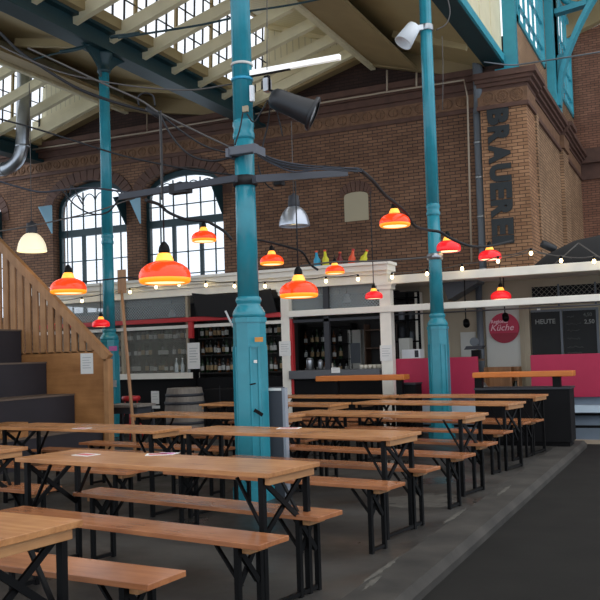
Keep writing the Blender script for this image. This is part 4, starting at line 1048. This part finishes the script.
# ------------------------------------------------------------------ lamps
def pendant(px, ybrim, wpx, diam, kind, label, cord_top):
    depth = F*diam/wpx; base = at(px, ybrim, d=depth); s = diam/.44
    t = thing('pendant_lamp', label, 'lamp', base)
    sh = 'shade_orange' if kind == 'o' else 'shade_red'
    def P(lst): return [(r*s, z*s) for r, z in lst]
    obj('shade', MB().lathe(P([(.216, .045), (.219, .07), (.212, .1), (.19, .135), (.15, .165), (.1, .185), (.075, .195)]), 36, base, cap=False), sh, t)
    obj('rim', MB().lathe(P([(.17, .012), (.195, .004), (.21, .012), (.218, .03), (.217, .046)]), 36, base, cap=False), 'glow_orange' if kind == 'o' else sh, t)
    obj('inside', MB().lathe(P([(.17, .013), (.06, .03), (.01, .03)]), 30, base, cap=False), 'glow_pale', t)
    obj('neck', MB().lathe(P([(.08, .19), (.078, .2), (.066, .235), (.05, .26), (.03, .265)]), 20, base), 'glow_yellow', t)
    obj('socket', MB().lathe(P([(.045, .262), (.05, .28), (.042, .32), (.022, .35), (.012, .36)]), 14, base), 'black_steel', t)
    top = base+Vector((0, 0, .36*s)); ct_ = Vector((base.x, base.y, at(cord_top[0], cord_top[1], d=depth).z))
    obj('cord', MB().tube([top, ct_], .007, 6), 'cable_black', t)
    return base
LAMPS = [
 (165, 284, 52, .44, 'o', 'largest orange pendant lamp, in front of the second arched window', (160, 108)),
 (299, 298, 39, .42, 'o', 'big orange pendant lamp just right of the middle teal column', (293, 180)),
 (68.5, 294, 36, .42, 'o', 'orange pendant lamp above the wooden handrail', (66, 190)),
 (204, 242, 25, .38, 'o', 'bright orange pendant lamp before the window, next to the middle column', (204, 222)),
 (272, 265, 24, .38, 'o', 'small orange pendant lamp against the brick right of middle column', (271, 243)),
 (335, 274, 19.5, .32, 'o', 'small orange pendant lamp below the coloured pins', (334, 255)),
 (374, 299, 18, .3, 'r', 'small red pendant lamp before the right white post', (374, 190)),
 (395, 227, 31, .42, 'o', 'orange pendant lamp hanging below the cable bundle on the brick wall', (394, 205)),
 (448, 252, 26, .42, 'r', 'red pendant lamp in front of the right teal column', (447, 238)),
 (490, 260, 23, .38, 'r', 'red pendant lamp below the black wall lettering', (489, 245)),
 (501, 299.5, 20.5, .34, 'r', 'orange-red pendant lamp between the two white beams', (500, 262)),
 (101, 327, 17.5, .32, 'r', 'small red pendant lamp at the left teal column', (103, 280)),
 (57, 329, 12, .32, 'r', 'red pendant lamp seen between the wooden slats', (57, 285)),
]
for l in LAMPS: pendant(*l)
def dome(px, ybrim, wpx, diam, mshade, label, top):
    depth = F*diam/wpx; base = at(px, ybrim, d=depth); s = diam/.45
    t = thing('dome_lamp', label, 'lamp', base)
    def P(lst): return [(r*s, z*s) for r, z in lst]
    obj('shade', MB().lathe(P([(.225, 0), (.226, .015), (.218, .06), (.2, .13), (.165, .2), (.12, .255), (.09, .275), (.075, .28)]), 36, base, cap=False), mshade, t)
    obj('diffuser', MB().lathe(P([(.215, .02), (.1, .03), (.01, .032)]), 30, base, cap=False), 'glow_pale' if mshade == 'dome_lit' else 'lens_glass', t)
    obj('housing', MB().lathe(P([(.075, .27), (.085, .29), (.085, .37), (.075, .385), (.075, .44), (.03, .455), (.02, .48)]), 16, base), 'charcoal', t)
    ct_ = Vector((base.x, base.y, at(top[0], top[1], d=depth).z))
    obj('cord', MB().tube([base+Vector((0, 0, .47*s)), ct_], .006, 6), 'cable_grey', t)
dome(294.5, 226, 31, .45, 'dome_metal', 'silver metal dome lamp hanging against the brick wall', (292, 120))
dome(32, 251.5, 29, .45, 'dome_lit', 'cream dome lamp glowing above the handrail at left', (29, 80))

# theatre spotlight and its rail
yr_ = 7.55
r0_, r1_ = at(258, 72, y=yr_), at(340, 57, y=yr_)
t = thing('light_rail', 'white horizontal batten fixed to the top of the middle column', 'rail', r0_)
obj('batten', MB().bar(r0_+(r0_-r1_)*.1, r1_, .045, .05), 'tube_white', t)
obj('under_strip', MB().bar(r0_+(r0_-r1_)*.1-Vector((0, 0, .032)), r1_.lerp(r0_, .6)-Vector((0, 0, .032)), .03, .012), 'black_steel', t)
sp0, sp1 = at(276, 99, y=yr_-.1), at(313, 114, y=yr_+.03)
ax = (sp1-sp0).normalized(); ln = (sp1-sp0).length
t = thing('stage_spotlight', 'black stage spotlight hanging under the white batten', 'spotlight', sp0)
obj('can', MB().lathe([(.03, -.06), (.07, -.055), (.1, -.02), (.108, .04), (.11, ln*.4), (.112, ln*.5), (.13, ln*.9), (.135, ln)], 28, sp0, ax), 'spot_black', t)
obj('colour_frame', MB().lathe([(.17, ln-.02), (.175, ln), (.175, ln+.012), (.13, ln+.015)], 8, sp0, ax, cap=False), 'spot_black', t)
obj('lens', MB().lathe([(.128, ln-.01), (.06, ln+.004), (.01, ln+.006)], 24, sp0, ax, cap=False), 'lens_glass', t)
mid = sp0.lerp(sp1, .35); hk = at(267, 76, y=yr_)
obj('yoke', MB().bar(mid+Vector((0, 0, .1)), hk+Vector((0, 0, -.14)), .03, .02).bar(hk+Vector((0, 0, -.15)), hk+Vector((0, 0, .0)), .05, .05), 'black_steel', t)
obj('clamp', MB().box(hk.x-.025, hk.x+.025, hk.y-.045, hk.y+.045, hk.z-.16, hk.z-.03), 'galvanised', t)
obj('lead', MB().tube(spline([sp0-ax*.05, at(268, 124, y=yr_), at(264, 140, y=yr_), at(261, 155, y=yr_)], 5), .008, 6), 'cable_black', t)
obj('safety_lead', MB().tube(spline([sp0-ax*.02, at(278, 116, y=yr_), at(281, 128, y=yr_), at(282.5, 136, y=yr_)], 5), .007, 6), 'cable_black', t)
# cladding on the column
a, b = at(230, 157, y=yr_-.13), at(260, 144, y=yr_-.13)
t = thing('junction_box', 'grey junction box strapped to the middle column', 'junction box', ((a.x+b.x)/2, yr_-.15, a.z))
obj('box', MB().bbox(a.x+.02, b.x-.02, yr_-.2, yr_-.11, a.z, b.z, .01), 'box_grey', t)
for x_ in (a.x, b.x-.03): obj('clamp', MB().box(x_, x_+.03, yr_-.22, yr_-.02, a.z-.02, b.z-.02), 'box_grey', t)
for i, (px, py, z_) in enumerate(((240, 0, 0),)): pass
z1 = at(243, 65, y=yr_).z; z2 = at(244, 80, y=yr_).z
solo('tape_band', MB().lathe([(.112, z1-.012), (.112, z1+.012)], 24, (-4.08, 7.55, 0)), 'label_white', 'pale strap wound round the upper middle column', 'strap', center=(-4.08, 7.55, z1))
solo('cable_tie', MB().lathe([(.112, z2-.014), (.112, z2+.014)], 24, (-4.08, 7.55, 0)), 'pin_blue', 'blue strap wound round the upper middle column', 'strap', center=(-4.08, 7.55, z2))
a = at(253, 95, y=yr_-.06); solo('lamp_starter', MB().bbox(a.x-.02, a.x+.02, yr_-.1, yr_-.06, a.z-.07, a.z+.09, .004), 'white_plastic', 'white strip on the right of the upper middle column', 'strip')
a = at(245.5, 109, y=yr_-.115); solo('adhesive_patch', MB().bbox(a.x-.03, a.x+.03, yr_-.13, yr_-.1, a.z-.03, a.z+.03, .004), 'niche_cream', 'beige tag taped on the upper middle column', 'tag')
# white loudspeaker on the right column
s0, s1 = at(413, 28, y=13.25), at(403, 43, y=13.12)
ax = (s1-s0).normalized(); ln = (s1-s0).length
t = thing('loudspeaker', 'white cylindrical loudspeaker clamped high on the right column', 'loudspeaker', s0)
obj('case', MB().lathe([(.07, -.05), (.105, -.035), (.115, 0), (.15, ln), (.14, ln), (.135, ln-.1), (.02, ln-.1)], 26, s0, ax), 'white_plastic', t)
h0 = at(424, 27, y=13.42); obj('bracket', MB().bar(s0+ax*.02, h0, .05, .08), 'white_plastic', t)
obj('clamp', MB().lathe([(.115, h0.z-.05), (.12, h0.z-.04), (.12, h0.z+.04), (.115, h0.z+.05)], 20, (-3.85, 13.5, 0)), 'galvanised', t)

# ------------------------------------------------------------------ cables and conduits
def cable(pts, r, m, label, y=None, d=None):
    P = [at(px, py, d=(dd if dd else d)) for px, py, *r_ in pts for dd in [r_[0] if r_ else None]]
    return solo('cable', MB().tube(spline(P, 5), r*.75, 6), m, label, 'cable', center=P[0])
cable([(-8, 28, 9), (0, 33, 9), (20, 52), (45, 69), (75, 87), (105, 99), (135, 108), (158, 113)], .022, 'cable_black', 'thickest black cable drooping from the upper left edge', d=9)
cable([(-8, 117), (30, 127), (75, 141), (120, 155), (165, 165), (200, 171), (234, 175)], .013, 'cable_black', 'long dark cable from left edge to the cable clamp on the middle column', d=8.8)
cable([(-6, 43), (30, 60), (60, 72), (95, 80), (140, 87), (190, 90), (232, 84)], .011, 'cable_grey', 'thin grey cable from the left edge to the top of the middle column', d=8.8)
cable([(28, 48), (60, 63), (100, 82), (140, 100), (160, 113), (200, 133), (234, 149)], .014, 'cable_grey', 'straight pale cable slanting down to the junction box', d=8.7)
cable([(158, 112), (180, 130), (205, 146), (232, 154)], .013, 'cable_black', 'dark cable sagging slightly to the junction box', d=8.6)
cable([(160, 115), (173, 138), (190, 155), (212, 161), (238, 156)], .014, 'cable_black', 'dark cable drooping deepest left of the junction box', d=8.55)
cable([(139, 106), (138, 97), (145, 93), (153, 96), (155, 106)], .012, 'cable_black', 'small loop of cable above the cable knot', d=8.9)
solo('cable_knot', MB().tube(spline([at(148, 108, d=8.9), at(155, 113, d=8.85), at(162, 117, d=8.85)], 4), .035, 8), 'cable_black', 'knot of black cable ties where the left cables meet', 'cable knot')
for i in range(2): cable([(159.5+i*1.5, 114), (160.5+i*1.5, 150), (161.5+i*1.5, 200)], .008, 'cable_black' if i else 'cable_grey', 'thin drop wire from the cable knot, '+('darker' if i else 'paler')+' one', d=8.8)
# conduits bundled on the middle column
def rod(p0, p1, r, m, label, d0, d1, name='conduit'):
    a, b = at(*p0, d=d0), at(*p1, d=d1); return solo(name, MB().bar(a, b, r, r*1.3), m, label, 'conduit', center=a)
rod((236, 178.5), (120, 197), .05, 'conduit_grey', 'grey conduit bar left of the middle column before the window', 8.4, 9.2)
rod((254, 179), (346, 173), .055, 'conduit_grey', 'grey conduit bar right of the middle column against brick', 8.4, 9.4)
a = at(181, 188, d=8.8); solo('connector_box', MB().bbox(a.x-.12, a.x+.11, a.y-.05, a.y+.05, a.z-.06, a.z+.05, .01), 'cable_black', 'black connector box on the left conduit bar', 'connector')
a = at(279, 182, d=8.8); solo('connector_box', MB().bbox(a.x-.05, a.x+.05, a.y-.04, a.y+.04, a.z-.04, a.z+.03, .008), 'cable_black', 'small black connector under the right conduit bar', 'connector')
z3 = at(245, 178, y=7.4).z
solo('cable_clamp', MB().lathe([(.115, z3-.05), (.125, z3-.045), (.125, z3+.045), (.115, z3+.05)], 24, (-4.08, 7.55, 0)), 'cable_black', 'dark clamp wrapped round middle column between the two conduit bars', 'clamp', center=(-4.08, 7.55, z3))
for i in range(7):
    j = random.uniform
    cable([(258, 152+i*.6), (272+j(-2, 2), 159+i*.9), (295, 163+i*1.4+j(-1, 1)), (325, 168+j(-2, 2)), (345+i*2, 170+j(-2, 2)), (362-i, 171+j(-1, 2))], .011, 'cable_black' if i % 2 else 'conduit_grey', ('upper','second','third','fourth','fifth','sixth','lowest')[i]+' cable of the bundle sagging from the junction box to the right', d=8.7)
cable([(360, 170, 8.8), (372, 180, 9.5), (385, 195, 10.3), (395, 203, 10.9), (406, 213, 11.6), (415, 226, 12.2), (428, 230, 12.9), (440, 232, 13.0), (450, 238, 13.2), (470, 246, 13.4), (490, 246, 13.6), (512, 241, 13.8)], .03, 'cable_black', 'twisted black cable carrying the lamps along the brick wall')
cable([(146, 200, 8.8), (160, 205), (168, 212), (185, 219), (205, 221), (214, 225), (225, 232), (232, 240)], .026, 'cable_black', 'black lamp cable drooping before the second arched window', d=10.5)
cable([(258, 240, 12.5), (272, 243, 13), (288, 247, 13), (302, 252, 13), (310, 264, 13.4), (318, 270, 13.4)], .024, 'cable_black', 'black lamp cable on the brick right of the middle column')
cable([(300, 266), (335, 262), (375, 261), (420, 258), (432, 256)], .02, 'cable_grey', 'grey cable running to the clamp on the right column', d=13.4)
z4 = at(436, 256, y=13.4).z
solo('column_clamp', MB().lathe([(.115, z4-.05), (.13, z4-.04), (.13, z4+.04), (.115, z4+.05)], 20, (-3.85, 13.5, 0)), 'galvanised', 'steel clamp round the right teal column beside red lamp', 'clamp', center=(-3.85, 13.5, z4))
cable([(-6, 232), (20, 228), (60, 220), (100, 210), (120, 203), (135, 198)], .011, 'cable_grey', 'thin cable across the lower left window to the conduit bar', d=9.5)
cable([(-5, 180), (15, 186), (40, 192), (62, 190), (90, 188), (125, 192), (140, 195)], .015, 'conduit_grey', 'loose cable from the left edge past the first window', d=9.4)
cable([(62, 190), (75, 205), (92, 214), (108, 212), (118, 200), (122, 192)], .012, 'cable_black', 'hanging loop of cable in front of the first arched window', d=9.4)
cable([(70, 196), (72, 186), (80, 200), (84, 206)], .012, 'cable_black', 'short cable end dangling by the first arched window', d=9.4)
cable([(50, 283), (80, 282), (103, 280), (126, 277.5), (140, 279)], .012, 'cable_black', 'dark cable level with the paddle blade', d=10.6)
cable([(258, 165), (262, 178), (268, 186), (274, 190)], .01, 'cable_black', 'short loose cable under the junction box', d=8.6)
cable([(243, 112), (240, 128), (235, 145)], .01, 'cable_black', 'short black cable from the beige tag to junction box', d=8.35)
cable([(247, 114), (254, 122), (262, 110), (268, 100)], .01, 'cable_black', 'loose cable between the upper column and spotlight', d=8.4)
cable([(436, 30), (446, 24), (450, 12), (447, -4)], .014, 'cable_grey', 'grey cable curling above the white loudspeaker', d=13.6)
cable([(442, 36), (443, 70), (442.5, 110)], .008, 'cable_grey', 'thin wire hanging right of the right teal column', d=13.8)
cable([(484, 62, 18.5), (510, 65, 18.7), (530, 63, 18.5), (600, 52, 17), (640, 45, 16.5)], .022, 'drain_grey', 'tie rod running right from the pillar top')
cable([(118, 38), (150, 33), (200, 25), (232, 18)], .022, 'teal_dark', 'thin tie rod under the skylight left of the middle column', d=13)
cable([(250, 11), (290, 5), (330, -3)], .02, 'teal_dark', 'thin tie rod under the skylight right of middle column', d=13)
a = at(252, 8, d=9); 
cable([(110, 37), (128, 35), (140, 33)], .045, 'teal_dark', 'turnbuckle of the tie rod at the left column head', d=15.6)
cable([(30, 60, 15), (62, 52, 15.5), (85, 46, 15.8), (98, 42, 16)], .022, 'teal_dark', 'thin tie rod left of the left column head')
cable([(60, 52, 15.5), (72, 50, 15.6), (84, 47, 15.8)], .05, 'teal_dark', 'turnbuckle of the tie rod left of the left column')
cable([(267, -4), (267, 30), (267, 70)], .006, 'cable_grey', 'thin wire holding up the white batten', d=8.4)

# ------------------------------------------------------------------ light
w = bpy.data.worlds.new('World'); scene.world = w; w.use_nodes = True
nt = w.node_tree; bg = nt.nodes['Background']
tc = nt.nodes.new('ShaderNodeTexCoord'); sp = nt.nodes.new('ShaderNodeSeparateXYZ'); nt.links.new(tc.outputs['Generated'], sp.inputs[0])
rp = nt.nodes.new('ShaderNodeValToRGB'); rp.color_ramp.elements[0].position = 0; rp.color_ramp.elements[0].color = (.72, .82, .95, 1)
rp.color_ramp.elements[1].position = .6; rp.color_ramp.elements[1].color = (.97, .98, 1, 1)
nt.links.new(sp.outputs['Z'], rp.inputs['Fac']); nt.links.new(rp.outputs['Color'], bg.inputs['Color'])
bg.inputs['Strength'].default_value = 1.5
scene.view_settings.view_transform = 'Standard'; scene.view_settings.look = 'None'
scene.view_settings.gamma = 1; scene.view_settings.exposure = 0.12; scene.view_settings.use_curve_mapping = False
scene.cycles.use_denoising = True
scene.cycles.max_bounces = 8; scene.cycles.transparent_max_bounces = 16
